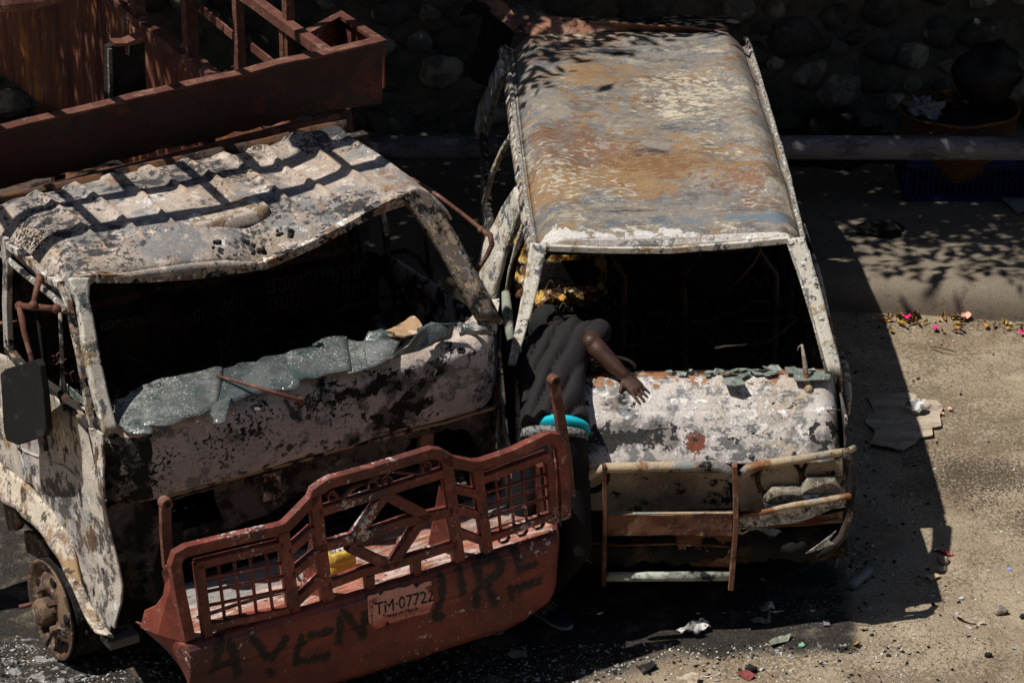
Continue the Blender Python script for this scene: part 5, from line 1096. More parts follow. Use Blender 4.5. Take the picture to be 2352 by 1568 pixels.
# interior
g = MB(); g.box((0, 2.2, .42), (1.6, 3.7, .04)); g.box((0, .55, .85), (1.5, .3, .5)); g.build('cabin_floor', M['soot'], V, bevel=.01)
g = MB(); g.grid([[(-.75 + 1.5 * i / 40, .42 + 1.0 * j / 20, 1.10 - .55 * j / 20 + .05 * nz((i * .2, j * .2, 0), 1.5) + .02 * nz((i * .2, j * .2, 3), 6)) for i in range(41)] for j in range(21)]); g.build('charred_dash', mat('charred_dash', (.03, .026, .024), [((.16, .12, .06), 6, .60, .04, {}), ((.3, .3, .3), 22, .66, .02, dict(seed=4)), (SOOT, 9, .55, .03, dict(seed=5))], bump=1), V, smooth=True, solid=.02)
for cx_ in (-.42, .40):
    sf = empty('seat'); sf.parent = V
    g = MB(); g.tube([(cx_ - .24, 1.35, .7), (cx_ - .25, 1.55, 1.25), (cx_ - .15, 1.6, 1.38), (cx_ + .15, 1.6, 1.38), (cx_ + .25, 1.55, 1.25), (cx_ + .24, 1.35, .7)], .016, 8); g.tube([(cx_ - .25, 1.5, 1.0), (cx_ + .25, 1.5, 1.0)], .01, 6); g.box((cx_, 1.2, .6), (.48, .45, .06)); g.build('seat_frame', M['inner'], sf, smooth=False)
    for zz, yy_ in ((1.22, 1.55), (1.10, 1.52), (.92, 1.47), (.82, 1.43)):
        MB().tube([(cx_ - .23 + .46 * k / 48, yy_ - .02, zz + .028 * math.sin(k * .9)) for k in range(49)], .004, 5).build('seat_spring', M['inner'], sf, smooth=True)
g = MB(); g.box((0, 3.1, .75), (1.45, .5, .5)); g.build('rear_bench', M['inner'], V, bevel=.04)
# scorched foam seen through the windscreen, upper left
g = MB(); g.grid([[(-.74 + .50 * i / 40, 2.05 + .85 * j / 40, .92 + .10 * nz((i * .1, j * .1, 0), 1.4) + .04 * nz((i * .1, j * .1, 2), 5)) for i in range(41)] for j in range(41)]); g.build('burnt_foam', M['foam'], V, smooth=True, solid=.05)
g = MB(); g.panel([vd(a, b, y=2.45) for a, b in ((1225, 640), (1240, 575), (1300, 572), (1390, 580), (1395, 640), (1385, 645), (1330, 632), (1310, 610), (1270, 612), (1262, 645))], 5, .05, 5, 3, nrm=(0, 1, 0)); g.build('burnt_foam', M['foam'], V, smooth=True, solid=.05)
g = MB(); o = [vd(a, b, y=2.0) for a, b in ((1228, 605), (1275, 603), (1350, 598), (1380, 622), (1372, 655), (1300, 660), (1226, 668))]; g.plate(o, (0, .02, 0)); g.build('seat_panel', M['soot'], V)
p0, p1 = vd(1226, 712, y=1.5), vd(1388, 708, y=1.5)
MB().tube([p0.lerp(p1, k / 64) + Vector((0, 0, .018 * math.sin(k * .68))) for k in range(65)], .005, 6).build('seat_spring', M['black'], V, smooth=True)
MB().tube([p0 + Vector((0, 0, -.05)), p1 + Vector((.05, 0, -.04))], .014, 8).build('seat_rail', M['soot'], V, smooth=True)
for k in range(6): tangle(V, (M['inner'], M['ashdark'], M['soot'])[k % 3], (-.7, .75, .75, .7, 2.2, 1.25), 44, 60 + k, .004 + .002 * (k % 3))
g = MB(); g.ball(vd(1400, 862, y=.62), (.12, .06, .05), 8, 12, amp=.6, seed=2); g.ball(vd(1370, 855, y=.66), (.06, .05, .04), 8, 12, amp=.6, seed=5); g.build('burnt_foam', M['foam'], V, smooth=True)
MB().tube([vd(1750, 568, y=.9), vd(1735, 600, y=1.0), vd(1700, 640, y=1.1), vd(1650, 685, y=1.25)], .004, 5).build('hanging_wire', M['barrust'], V, smooth=True)
MB().tube([vd(1400 + 60 * math.cos(k / 16 * 3.14), 850 - 30 * math.sin(k / 16 * 3.14), y=.75) for k in range(17)], .012, 8).build('steering_wheel', M['soot'], V, smooth=True)
# bare rims under the body
for sx, yy_ in ((-.72, .75), (.72, .75), (-.72, 3.3), (.72, 3.3)):
    MB().lathe(Vector((sx, yy_, .2)), (sx, 0, 0), [(.15, -.15), (.18, -.1), (.19, .03), (.20, .05), (.16, .03), (.08, .05), (0, .05)], 24).build('wheel', M['wheel'], V, smooth=True)
g = MB(); g.box((0, 2.2, .3), (.9, 3.6, .08)); g.build('underbody', M['soot'], V)
# ================================================================== PERSON leaning in through the van's windscreen opening
P = empty('person', (.2, 14.42, 0), label='person in charcoal T-shirt and black jeans bending head-first into the van windscreen opening', cat='person')
OFF = Vector((.2, 14.42, 0))
def w_(x, y, z): return Vector((x, y, z)) - OFF
def limb(g, pts, rr, n=16, sub=4):
    pts = [w_(*p) for p in pts]; P_, R_ = [], []
    for i in range(len(pts) - 1):
        for k in range(sub):
            t = k / sub; P_.append(pts[i].lerp(pts[i + 1], t)); R_.append(rr[i] + (rr[i + 1] - rr[i]) * t)
    P_.append(pts[-1]); R_.append(rr[-1]); g.tube(P_, R_, n)
    for p, r_ in zip(pts, rr): g.ball(p, r_ * .97, 8, 12)
# skeleton points
hipR, kneeR, ankR = (.29, 14.47, .99), (.325, 14.33, .53), (.15, 14.55, .11)
hipL, kneeL, ankL = (.11, 14.47, .99), (.02, 14.34, .53), (-.08, 14.40, .10)
shR, elR, wrR = (.44, 15.13, 1.355), (.402, 14.95, 1.375), (.565, 14.82, 1.250)
shL, elL, wrL = (.015, 15.10, 1.265), (.035, 14.90, 1.10), (.02, 14.92, .88)
b = MB()
secs = [((.2, 14.46, .93), (.15, 0, 0), (0, .095, .03)), ((.2, 14.50, 1.03), (.165, 0, 0), (0, .10, .045)), ((.2, 14.60, 1.10), (.14, 0, .01), (0, .045, -.085)), ((.2, 14.78, 1.17), (.145, 0, .02), (0, .035, -.095)),
        ((.205, 14.95, 1.24), (.165, 0, .04), (0, .035, -.11)), ((.22, 15.07, 1.29), (.185, 0, .05), (0, .03, -.095)), ((.23, 15.15, 1.31), (.12, 0, .04), (0, .02, -.06))]
b.loft([(w_(*c), u, v) for c, u, v in secs], 24)
limb(b, [(.22, 15.12, 1.31), (.20, 15.24, 1.30), (.19, 15.31, 1.27)], [.065, .058, .06])
hc_ = w_(.185, 15.34, 1.285); b.ball(hc_, (.078, .105, .098), 14, 18)
b.ball(hc_ + Vector((0, .05, -.055)), (.052, .06, .05), 10, 12)      # jaw, face turned down into the van
b.ball(hc_ + Vector((0, .09, -.075)), (.014, .018, .028), 8, 8)      # nose
for sx in (-1, 1): b.ball(hc_ + Vector((sx * .080, -.005, -.01)), (.010, .02, .03), 8, 8)
limb(b, [(.38, 15.12, 1.345), shR, elR, (.437, 14.915, 1.345), (.50, 14.868, 1.298), wrR], [.058, .060, .050, .051, .043, .030]); b.ball(w_(elR[0] - .004, elR[1] - .012, elR[2] + .006), .044, 8, 10)
limb(b, [(.06, 15.08, 1.26), shL, elL, wrL], [.055, .056, .045, .028])
limb(b, [hipR, kneeR, ankR], [.085, .058, .04]); limb(b, [hipL, kneeL, ankL], [.085, .058, .04])
limb(b, [ankR, (.20, 14.52, .05)], [.04, .03]); limb(b, [ankL, (-.10, 14.51, .05)], [.04, .03])
def hand(g, wr, pd, nd, s_, curl, spread, K):
    """wr wrist, pd pointing direction, nd back-of-hand normal, s_ side of the thumb; five separate fingers"""
    wr = w_(*wr); pd = Vector(pd).normalized(); nd = Vector(nd); nd = (nd - pd * nd.dot(pd)).normalized(); sd = pd.cross(nd).normalized() * s_
    g.loft([(wr + pd * a * K, sd * w1 * K, nd * h1 * K) for a, w1, h1 in ((-.01, .027, .020), (.02, .034, .018), (.05, .041, .016), (.085, .043, .014), (.098, .038, .011))], 16)
    for k, (off, L_, r_) in enumerate(((.031, .070, .0092), (.0105, .078, .0095), (-.0105, .072, .0090), (-.031, .056, .0080))):
        d_ = (pd + sd * off * spread).normalized(); p = wr + pd * .088 * K + sd * off * K; pts = [p]; a = -.12
        for f in (.46, .30, .24):
            a += curl * (.8 + .15 * k); dirv = (d_ * math.cos(a) - nd * math.sin(a)); p = p + dirv * L_ * f * K; pts.append(p)
        g.tube(pts, [r_, r_ * .95, r_ * .88, r_ * .72], 10)
        for p_, f in zip(pts, (1.05, 1.0, .93, .72)): g.ball(p_, r_ * f, 6, 8)
    p = wr + pd * .025 * K + sd * .030 * K; pts = [p, p + (pd * .55 + sd * .75 - nd * .2) * .042 * K, p + (pd * .8 + sd * .62 - nd * .45) * .072 * K, p + (pd * 1.0 + sd * .5 - nd * .55) * .092 * K]
    g.tube(pts, [.0125, .011, .010, .0075], 10)
    for p_, r_ in zip(pts, (.0125, .011, .010, .0075)): g.ball(p_, r_, 6, 8)
hand(b, wrR, (.62, -.56, -.50), (.05, -.62, .78), 1, .075, 2.6, 1.08)
hand(b, wrL, (.05, .2, -1), (-.2, -.9, -.1), 1, .35, 4, 1.0)
b.build('body', M['skin'], P, remesh=.0042)
# T-shirt with short sleeves
s = MB()
secs = [((.215, 14.50, 1.135), (.172, 0, -.005), (0, .075, -.10)), ((.205, 14.58, 1.165), (.166, 0, .0), (0, .06, -.105)), ((.20, 14.70, 1.195), (.163, 0, .015), (0, .05, -.11)), ((.20, 14.84, 1.235), (.172, 0, .03), (0, .045, -.12)),
        ((.21, 14.97, 1.275), (.19, 0, .045), (0, .045, -.125)), ((.225, 15.07, 1.305), (.205, 0, .055), (0, .04, -.11)), ((.235, 15.15, 1.325), (.17, 0, .05), (0, .03, -.08)), ((.23, 15.19, 1.325), (.085, 0, .02), (0, .01, -.055))]
out = []
for i in range(len(secs) - 1):
    for k in range(4):
        t = k / 4; out.append(tuple(Vector(a).lerp(Vector(c), t) for a, c in zip(secs[i], secs[i + 1])))
out.append(tuple(Vector(a) for a in secs[-1]))
n0 = len(s.v); s.loft([(c - OFF, u, v) for c, u, v in out], 64)
# folds: shallow diagonal creases running from the right waist up to the left shoulder
for i in range(n0, len(s.v)):
    v = Vector(s.v[i]); f = v.x * 66 - v.y * 24 + 2.4 * noise.noise(v * 4); am = .030 * (.35 + max(0, .6 - v.y * .5)) * (1 + noise.noise(v * 4 + Vector((3, 0, 0))))
    up_ = 1 if v.z > 1.15 else .3
    s.v[i] = (v.x, v.y, v.z + up_ * am * (abs(math.sin(f / 2)) ** .6 - .6) * 2.0 + .004 * noise.noise(v * 14))
limb(s, [(.36, 15.10, 1.33), (.445, 15.12, 1.355), (.418, 15.01, 1.375)], [.075, .068, .063]); limb(s, [(.08, 15.06, 1.27), (.015, 15.08, 1.26), (.03, 14.95, 1.155)], [.08, .074, .066])
s.build('t_shirt', M['shirt'], P, remesh=.006).modifiers['s'].iterations = 1
# turquoise waistband and patterned trouser top showing under the hem
MB().loft([(w_(*c), u, v) for c, u, v in (((.258, 14.490, 1.145), (.125, 0, -.016), (0, .072, -.085)), ((.262, 14.466, 1.126), (.127, 0, -.016), (0, .076, -.083)))], 40).build('waistband', M['cyan'], P, smooth=True)
MB().loft([(w_(*c), u, v) for c, u, v in (((.213, 14.455, 1.118), (.164, 0, -.010), (0, .090, -.080)), ((.205, 14.435, 1.085), (.170, 0, -.004), (0, .097, -.075)))], 40).build('trouser_belt', M['belt'], P, smooth=True)
j = MB(); j.loft([(w_(*c), u, v) for c, u, v in (((.205, 14.445, 1.09), (.168, 0, 0), (0, .098, -.07)), ((.2, 14.43, 1.0), (.175, 0, 0), (0, .12, -.03)), ((.2, 14.43, .90), (.165, 0, 0), (0, .10, 0)))], 28)
limb(j, [(.285, 14.44, .97), kneeR, (.165, 14.525, .17)], [.10, .078, .056]); limb(j, [(.115, 14.44, .97), kneeL, (-.075, 14.39, .13)], [.10, .078, .062])
j.build('jeans', M['jeans'], P, remesh=.009)
k = MB(); k.ball(hc_ + Vector((0, -.012, .014)), (.092, .112, .102), 14, 18, amp=.12, seed=4, fr=4); k.tube([hc_ + Vector((.09 * math.cos(a), -.045 + .02 * math.cos(2 * a), -.01 + .085 * math.sin(a))) for a in [i * .4 for i in range(-1, 10)]], .016, 8); k.build('knit_cap', M['knit'], P, remesh=.007)
def shoe(heel, toe):
    h, t = w_(*heel), w_(*toe); d = (t - h); L_ = d.length; d.normalize(); sd = d.cross(Vector((0, 0, 1))).normalized(); up = sd.cross(d)
    sh = empty('shoe'); sh.parent = P
    def sec(a, w1, z0, z1): return (h + d * a * L_ + up * (z0 + z1) / 2, sd * w1, up * (z1 - z0) / 2)
    g = MB(); g.loft([sec(0, .028, .025, .07), sec(.06, .036, .02, .095), sec(.25, .038, .02, .10), sec(.45, .042, .02, .085), sec(.7, .050, .018, .06), sec(.9, .042, .018, .048), sec(1.0, .02, .02, .035)], 20); g.build('shoe_upper', M['shoe'], sh, smooth=True)
    g = MB(); g.loft([sec(-.02, .026, .0, .026), sec(.06, .040, .0, .028), sec(.3, .040, .0, .026), (sec(.7, .053, .0, .024)), sec(.93, .044, .0, .026), sec(1.03, .018, .006, .024)], 20); g.build('shoe_sole', M['sole'], sh, smooth=True)
    for s1 in (-1, 1):
        for (a0_, z0_, a1, z1) in ((.30, .03, .44, .085), (.38, .03, .52, .08), (.30, .075, .55, .035), (.36, .082, .60, .04)):
            p0, p1 = h + d * a0_ * L_ + up * z0_ + sd * s1 * .0425, h + d * a1 * L_ + up * z1 + sd * s1 * .041; MB().tube([p0, p1], .0022, 5).build('shoe_stripe', M['stripe'], sh)
shoe((.105, 14.62, .008), (.292, 14.43, .002)); shoe((-.07, 14.37, .01), (-.13, 14.63, .005))
# ================================================================== THINGS ON THE PAVEMENT
def wd(a_, b_, z=0.0): return at('W', a_, b_, z=z)
def tw(p):
    ox, oy, a = FR['T']; c, s = math.cos(a), math.sin(a); return Vector((ox + p.x * c - p.y * s, oy + p.x * s + p.y * c, p.z))
def one(g, name, m, loc, label, cat, group=None, **k):
    """a single-mesh thing whose vertices are given round its own origin"""
    o = g.build(name, m, **k); o.location = loc; tag(o, label, cat, group); return o
ck = empty('crate', (2.93, 19.80, .205), label='blue slotted plastic crate standing on the pavement under the wicker basket', cat='crate')
for n_, (c, sx, sy) in enumerate((((0, -.2), .76, 0), ((0, .2), .76, 0), ((-.38, 0), 0, .4), ((.38, 0), 0, .4))):
    g = MB(); L_ = sx or sy; hor = bool(sx)
    def b_(u, z, du, dz): g.box((c[0] + (u if hor else 0), c[1] + (0 if hor else u), z), ((du, .014, dz) if hor else (.014, du, dz)))
    b_(0, .03, L_, .06); b_(0, .25, L_, .05); b_(0, .16, L_, .015)
    k = int(L_ / .035)
    for i in range(k + 1): b_(-L_ / 2 + L_ * i / k, .14, .012 if 0 < i < k else .05, .19)
    g.build('crate_side', M['crate'], ck)
MB().box((0, 0, .01), (.74, .38, .012)).build('crate_floor', M['crate'], ck)
g = MB(); g.panel([(-.36, -.19, .275), (-.1, -.20, .29), (.34, -.19, .275), (.3, .0, .25), (-.3, .02, .25)], 3, .03); g.build('tarpaulin_scrap', mat('blue_tarp', (.03, .09, .45), []), ck, solid=.004)
bk = empty('basket', (2.90, 19.82, .34), label='round wicker basket with rags, set in the blue crate', cat='basket')
g = MB(); rows = []
for j in range(23):
    t = j / 22; r_ = .26 + .12 * math.sin(t * 1.4); z = .42 * t
    rows.append([(math.cos(k / 96 * 6.2832) * (r_ + .006 * math.sin(k * 3.1416 / 2 + j * 3.1416)), math.sin(k / 96 * 6.2832) * (r_ * .85 + .006 * math.sin(k * 3.1416 / 2 + j * 3.1416)), z + .004 * math.sin(k * .5)) for k in range(97)])
g.grid(rows); g.build('woven_wall', M['wicker'], bk, solid=.01)
MB().tube([(math.cos(k / 40 * 6.2832) * .385, math.sin(k / 40 * 6.2832) * .33, .43 + .006 * math.sin(k)) for k in range(41)], .013, 8).build('rim', M['wicker'], bk, smooth=True)
g = MB(); g.ball((0, 0, .3), (.33, .28, .1), 10, 16, amp=.3, seed=3); one(g, 'rag_bundle', M['black'], (2.9, 19.82, .36), 'dark heap of rags filling the wicker basket', 'rags', smooth=True)
g = MB(); g.ball((0, 0, 0), (.10, .08, .07), 12, 18, amp=1.3, seed=3, fr=3); one(g, 'white_rag', M['cloth'], (2.66, 19.74, .80), 'crumpled white rag lying on top in the wicker basket', 'rag', smooth=True)
g = MB(); g.ball((0, 0, 0), (.22, .19, .21), 16, 22, amp=.35, seed=8, fr=2); one(g, 'refuse_bag', mat('black_bag', (.012, .012, .013), [], rough=.5, bump=.5), (3.08, 19.9, .98), 'bulging black refuse bag on top of the wicker basket', 'bag', smooth=True)
g = MB(); g.ball((0, 0, .02), (.42, .22, .24), 14, 24, amp=.7, seed=4, fr=2.5); one(g, 'charred_heap', M['black'], (2.12, 20.35, .22), 'low black heap of charred rags at the foot of the stone wall', 'heap', smooth=True)
g = MB(); g.ball((0, 0, 0), (.13, .08, .05), 10, 14, amp=1, seed=6, fr=4); one(g, 'ash_pile', M['ashdark'], (2.35, 19.1, .22), 'small grey ash pile on the pavement in front of the pipe', 'ash pile', smooth=True)
def sheet(pxs, z, name, m, label, cat, amp=.01, th=.004, group=None, cuts=3, seed=0):
    P_ = [wd(a, b, z) for a, b in pxs]; c = sum(P_, Vector()) / len(P_); g = MB(); g.panel([p - c for p in P_], cuts, amp, 12, seed); return one(g, name, m, c, label, cat, group, solid=th)
sheet([(2298, 455), (2345, 450), (2380, 478), (2338, 490)], .24, 'paper_sheet', M['cloth'], 'grey-white sheet of paper flat on the pavement beside the blue crate', 'paper')
# ================================================================== jug on the bumper ledge
jp = tw(tq('H', 95, 820, z=ZT)); jp.z = ZT + .004
jg = empty('jug', jp, .55, label='cut-open yellow plastic jug full of ash on the red bumper ledge', cat='jug')
def rr(w1, d1, z, n=32): return [Vector((math.copysign(abs(math.cos(k / n * 6.2832)) ** .55, math.cos(k / n * 6.2832)) * w1, math.copysign(abs(math.sin(k / n * 6.2832)) ** .55, math.sin(k / n * 6.2832)) * d1, z)) for k in range(n + 1)]
MB().grid([rr(.075, .05, 0), rr(.08, .055, .01), rr(.08, .055, .06), rr(.077, .053, .065), rr(.08, .055, .07), [p + Vector((0, 0, .02 * nz(p, 30))) for p in rr(.08, .055, .125)], [p + Vector((0, 0, .02 * nz(p, 30))) for p in rr(.06, .04, .14)]]).build('shell', M['yellow'], jg, smooth=True, solid=.003)
g = MB(); g.ball((0, 0, .10), (.068, .045, .035), 8, 14, amp=.6, seed=3, fr=4); g.build('ash_filling', M['ashwhite'], jg, smooth=True)
# ================================================================== litter on the ground
C_ = wd(2080, 975); g = MB()
base = [wd(a, b) - C_ for a, b in ((1990, 915), (2040, 908), (2098, 910), (2120, 922), (2150, 928), (2166, 944), (2158, 962), (2162, 985), (2140, 990), (2142, 1008), (2112, 1010), (2095, 1030), (2075, 1040), (2030, 1034), (1996, 1028), (2010, 1000), (1985, 975), (2008, 950))]
g.panel([p + Vector((0, 0, .016)) for p in base], 6, .010, 6, 3, nrm=(0, 0, 1)); cb = one(g, 'cardboard', M['card'], C_, 'torn flattened cardboard sheet lying half in the van shadow', 'cardboard', solid=.008)
for v in cb.data.vertices: v.co.z += .006 * math.sin(v.co.y * 34 + 2 * v.co.x)
sheet([(2070, 925), (2100, 918), (2125, 926), (2118, 940), (2095, 945)], .07, 'foil', M['ashwhite'], 'crumpled silver foil scrap lying on the torn cardboard', 'foil', amp=.05, cuts=4, seed=2)
a, b = wd(1953, 1345, .03), wd(1999, 1308, .03); bt = empty('bottle', a, 0, label='crushed clear plastic bottle lying in the shadow right of the van bumper', cat='bottle')
d = (b - a); MB().tube([d * t for t in (0, .05, .2, .4, .5, .6, .8, .9, 1)], [.015, .030, .034, .030, .024, .031, .032, .025, .012], 12).build('bottle_body', M['clear'], bt, smooth=True); MB().tube([d, d * 1.06], .013, 10).build('bottle_neck', M['clear'], bt, smooth=True)
def rock(px_, py_, r_, label, m=None, group=None, seed=0, flat=.7, name='stone', cat='stone'):
    g = MB(); g.ball((0, 0, 0), (r_, r_ * .8, r_ * flat), 8, 12, amp=.7, seed=seed, fr=2); p = wd(px_, py_); p.z += r_ * flat * .6; return one(g, name, m or M['stone'], p, label, cat, group, smooth=True)
rock(2166, 1292, .035, 'round tan stone at the edge of the van shadow, larger of two', mat('tan_stone', (.36, .30, .22), []), seed=3)
rock(2163, 1310, .022, 'small tan pebble just below the round tan stone', mat('pale_stone', (.42, .36, .28), []), seed=5)
rock(2298, 1408, .035, 'dark grey stone alone on open dirt at the lower right', seed=7)
rock(2270, 1507, .02, 'charcoal black lump on open dirt near the lower right corner', M['ashdark'], seed=9, name='cinder', cat='cinder')
rock(1725, 1540, .03, 'small black cinder beside a reddish scrap at the bottom edge', M['ashdark'], seed=11, name='cinder', cat='cinder')
rock(2350, 1418, .018, 'tiny black cinder at the right edge of the photo', M['ashdark'], seed=13, name='cinder', cat='cinder')
sheet([(2200, 1408), (2215, 1416), (2262, 1420), (2265, 1430), (2230, 1428), (2205, 1424), (2195, 1415)], .012, 'paper_scrap', M['card'], 'crumpled beige paper strip on open dirt left of the dark grey stone', 'paper', amp=.03, seed=4)
sheet([(1765, 1478), (1790, 1462), (1818, 1458), (1812, 1468), (1785, 1478), (1772, 1484)], .012, 'shard', M['olive'], 'long grey-green glass shard on the dirt below the van', 'glass shard', amp=.02, seed=5)
sheet([(1722, 1422), (1740, 1415), (1762, 1420), (1768, 1398), (1770, 1425), (1745, 1432)], .015, 'shard', M['olive'], 'bent grey-green shard with an upturned corner at the edge of the van shadow', 'glass shard', amp=.04, seed=6)
sheet([(1890, 1425), (1905, 1424), (1906, 1436), (1892, 1437)], .008, 'tile_chip', M['cloth'], 'small square cream chip on the dirt below the van shadow', 'chip', amp=.004)
sheet([(1553, 1443), (1590, 1436), (1625, 1430), (1632, 1440), (1600, 1452), (1570, 1448)], .02, 'paper_scrap', M['ashwhite'], 'crumpled grey-white paper at the tip of the lit wedge below the van', 'paper', amp=.06, seed=7)
sheet([(1552, 1558), (1590, 1548), (1605, 1552), (1602, 1575), (1560, 1570)], .02, 'carton', M['card'], 'crushed cream carton cut by the bottom edge of the photo', 'carton', amp=.03, th=.02, seed=8)
sheet([(1958, 1476), (1970, 1470), (1978, 1476), (1968, 1484)], .012, 'leaf', mat('amber_leaf', (.50, .26, .06), []), 'curled amber leaf on open dirt below the crushed bottle', 'leaf', amp=.03, seed=9)
sheet([(2122, 1322), (2150, 1315), (2160, 1324), (2140, 1332)], .01, 'leaf', mat('pale_leaf', (.48, .34, .20), []), 'pale curled leaf just below the two tan stones', 'leaf', amp=.02, seed=10)
sheet([(2140, 1262), (2155, 1248), (2168, 1258), (2192, 1272), (2180, 1276), (2160, 1270)], .012, 'wrapper', mat('red_wrapper', (.55, .08, .08), [(WHITE, 9, .52, .03, {})]), 'torn red and white wrapper on the edge of the van shadow', 'wrapper', amp=.05, seed=11)
sheet([(1690, 1545), (1712, 1540), (1735, 1552), (1720, 1560)], .01, 'scrap', mat('reddish_scrap', (.20, .05, .05), []), 'dark red scrap at the bottom edge below the van', 'scrap', amp=.02, seed=12)
sheet([(1745, 1390), (1775, 1388), (1780, 1396), (1750, 1400)], .01, 'scrap', M['ashwhite'], 'white ash-covered scrap under the van bull bar, left part', 'scrap', amp=.04, seed=13)
sheet([(1460, 1525), (1500, 1515), (1510, 1530), (1478, 1545)], .01, 'scrap', M['ashdark'], 'dark flat scrap in the truck shadow at the bottom edge', 'scrap', amp=.02, seed=14)
sheet([(1165, 1498), (1208, 1492), (1212, 1508), (1170, 1510)], .02, 'scrap', M['card'], 'dull beige strip in the black shadow right of the red bumper', 'scrap', amp=.02, seed=15)
for (a, b, m, w_2, l_) in ((1841, 1483, 'capgreen', .017, 'green bottle cap flat on dirt beside the grey-green shard'), (2208, 1375, 'capgrey', .014, 'grey bottle cap on open dirt left of the dark grey stone'), (2318, 1309, 'capblue', .014, 'blue bottle cap on open dirt near the right edge'), (1752, 1272 + 60, 'capgrey', .012, 'pale bottle cap in the deep shade in front of the van')):
    g = MB(); g.lathe((0, 0, 0), (0, 0, 1), [(w_2, 0), (w_2, .007), (w_2 * .85, .009), (w_2 * .75, .007), (0, .007)], 20); one(g, 'crown_cap', M[m], wd(a, b) + Vector((0, 0, .002)), l_, 'bottle cap')
g = MB(); g.tube([wd(2140, 796, .012) - wd(2165, 802), wd(2160, 798, .03) - wd(2165, 802), wd(2198, 808, .012) - wd(2165, 802)], [.006, .006, .003], 6); one(g, 'twig', M['bark'], wd(2165, 802), 'thin dark twig on the dirt just below the kerb', 'twig')
for i, (a, b, m, n_, l_, s_) in enumerate(((2082, 733, 'pinkp', 'flower_petal', 'magenta bougainvillea petal nearest the van along the kerb', .028), (2148, 760, 'pinkp', 'flower_petal', 'magenta petal a hand below the kerb, between two others', .022), (2347, 769, 'pinkp', 'flower_petal', 'magenta petal at the right edge of the photo below the kerb', .022), (2214, 733, 'salmon', 'flower_petal', 'large pale salmon petal resting against the kerb', .042), (2182, 945, 'salmon', 'flower_petal', 'faded pink petal to the right of the torn cardboard', .015), (2164, 955, 'salmon', 'flower_petal', 'tiny faded pink petal touching the torn cardboard edge', .010))):
    g = MB(); rows = [[(s_ * (u / 4 - 1) * (1 - .35 * abs(v / 4 - 1) ** 2), s_ * .8 * (v / 4 - 1), .012 + s_ * .5 * ((u / 4 - 1) ** 2) + .2 * s_ * nz((u, v, i), .5)) for u in range(9)] for v in range(9)]
    o = one(g.grid(rows), n_, M[m], wd(a, b) + Vector((0, 0, .005)), l_, 'petal', solid=.001, smooth=True); o.rotation_euler.z = i * 1.3
# dry leaves blown against the kerb: one leaf, copied
def leafmesh(seed, s_):
    g = MB(); rows = [[(s_ * 1.5 * (u / 5 - 1), s_ * .6 * (v / 2 - 1) * (1 - (u / 5 - 1) ** 2), s_ * (.5 * ((u / 5 - 1) ** 2) + .5 * (v / 2 - 1) ** 2) + s_ * .6 * nz((u, v, seed), .4)) for u in range(11)] for v in range(5)]
    return g.grid(rows)
lf = [one(leafmesh(i, .022), 'dry_leaf', [M['leaf'], mat('yellow_leaf', (.48, .34, .06), []), mat('brown_leaf', (.14, .08, .045), [])][i], (0, 0, 0), ('tan', 'yellow', 'dark brown')[i] + ' curled dry leaf in the litter along the foot of the kerb', 'leaf', ('tan', 'yellow', 'dark brown')[i] + ' dry leaves along the kerb', smooth=True) for i in range(3)]
rl = random.Random(12)
for i in range(62):
    x = 2.1 + rl.random() * 1.7; y = kerby(x) - .03 - abs(rl.gauss(0, .11)); src = lf[i % 3]
    o = src if i < 3 else src.copy()
    if i >= 3: COL.objects.link(o)
    o.location = (x, y, gz(x, y) + .008 + rl.random() * .01); o.rotation_euler = (rl.uniform(-.6, .6), rl.uniform(-.6, .6), rl.uniform(0, 6.28)); k = rl.uniform(.6, 1.4); o.scale = (k, k, k)
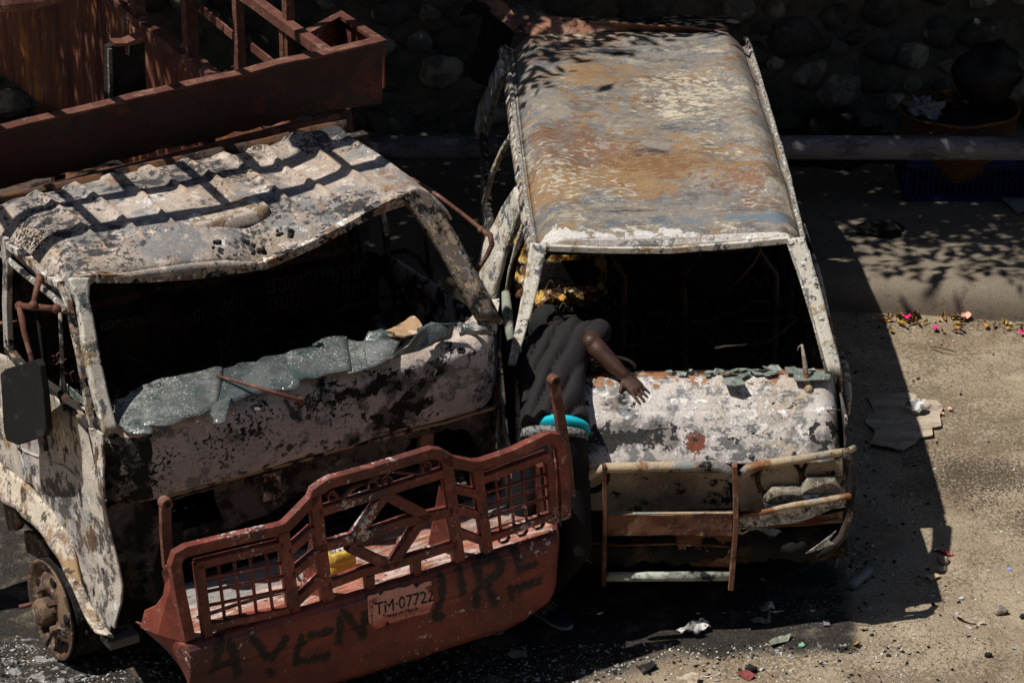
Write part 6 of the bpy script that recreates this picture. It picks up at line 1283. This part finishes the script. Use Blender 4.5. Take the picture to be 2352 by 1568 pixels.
# countless crumbs of glass, ash and grit
def chips(name, n, m, area, smin, smax, label, seed, flat=.35):
    r_ = random.Random(seed); g = MB(); c = 0; tries = 0
    while c < n and tries < n * 30:
        tries += 1; x, y, ok = area(r_)
        if not ok: continue
        s_ = smin + (smax - smin) * r_.random() ** 2.5; z = gz(x, y) + s_ * flat * .4; a0_ = r_.uniform(0, 6.3); k = r_.choice((3, 4, 4, 5)); tx, ty = r_.gauss(0, .35), r_.gauss(0, .35)
        vs = [];
        for q_ in range(k): a = a0_ + q_ * 6.2832 / k + r_.uniform(-.3, .3); dx, dy = math.cos(a) * s_ * r_.uniform(.6, 1.2), math.sin(a) * s_ * r_.uniform(.4, 1); vs.append((x + dx, y + dy, z + dx * tx + dy * ty))
        g.add([*vs, *[(p[0], p[1], p[2] + s_ * flat) for p in vs]], [tuple(range(k))[::-1], tuple(range(k, 2 * k))] + [(q_, (q_ + 1) % k, (q_ + 1) % k + k, q_ + k) for q_ in range(k)]); c += 1
    o = g.build(name, m); tag(o, label, 'debris', kind='stuff'); return o
def near(r_):
    x = r_.uniform(-3.4, 3.6); y = r_.uniform(12.9, 18.2)
    if y > kerby(x) - .02: return x, y, False
    d = min(rectd((x, y), 'T', -1.3, 1.35, -.75, 5), rectd((x, y), 'V', -.9, .95, -.35, 4.2)); dk = kerby(x) - y
    return x, y, r_.random() < max(.012, math.exp(-d * (2.2 if x < .8 else 4.5)), .6 * math.exp(-dk * 8)) and (d > .0 or y < 14.3)
chips('glass_crumbs', 8500, mat('pale_glass_crumb', (.62, .60, .54), [], rough=.35, spec=.6, bump=0), near, .0025, .009, 'pale crumbs of glass and ash scattered round the burnt vehicles', 4)
chips('ash_crumbs', 4200, M['ashdark'], near, .003, .014, 'black cinders and ash crumbs scattered round the burnt vehicles', 5, .5)
chips('ash_flakes', 1500, mat('grey_paint_flake', (.33, .33, .33), [((.6, .58, .55), 30, .55, .05, {})]), near, .006, .022, 'curled grey paint flakes scattered round the burnt vehicles', 6, .15)
chips('grit', 4200, mat('brown_grit', (.15, .115, .08), []), lambda r_: ((lambda x, y: (x, y, y < kerby(x) - .02))(r_.uniform(1.0, 3.7), r_.uniform(13.2, 18.2))), 0.0015, .006, 'dark grit and twig crumbs strewn over the trodden dirt', 8, .4)
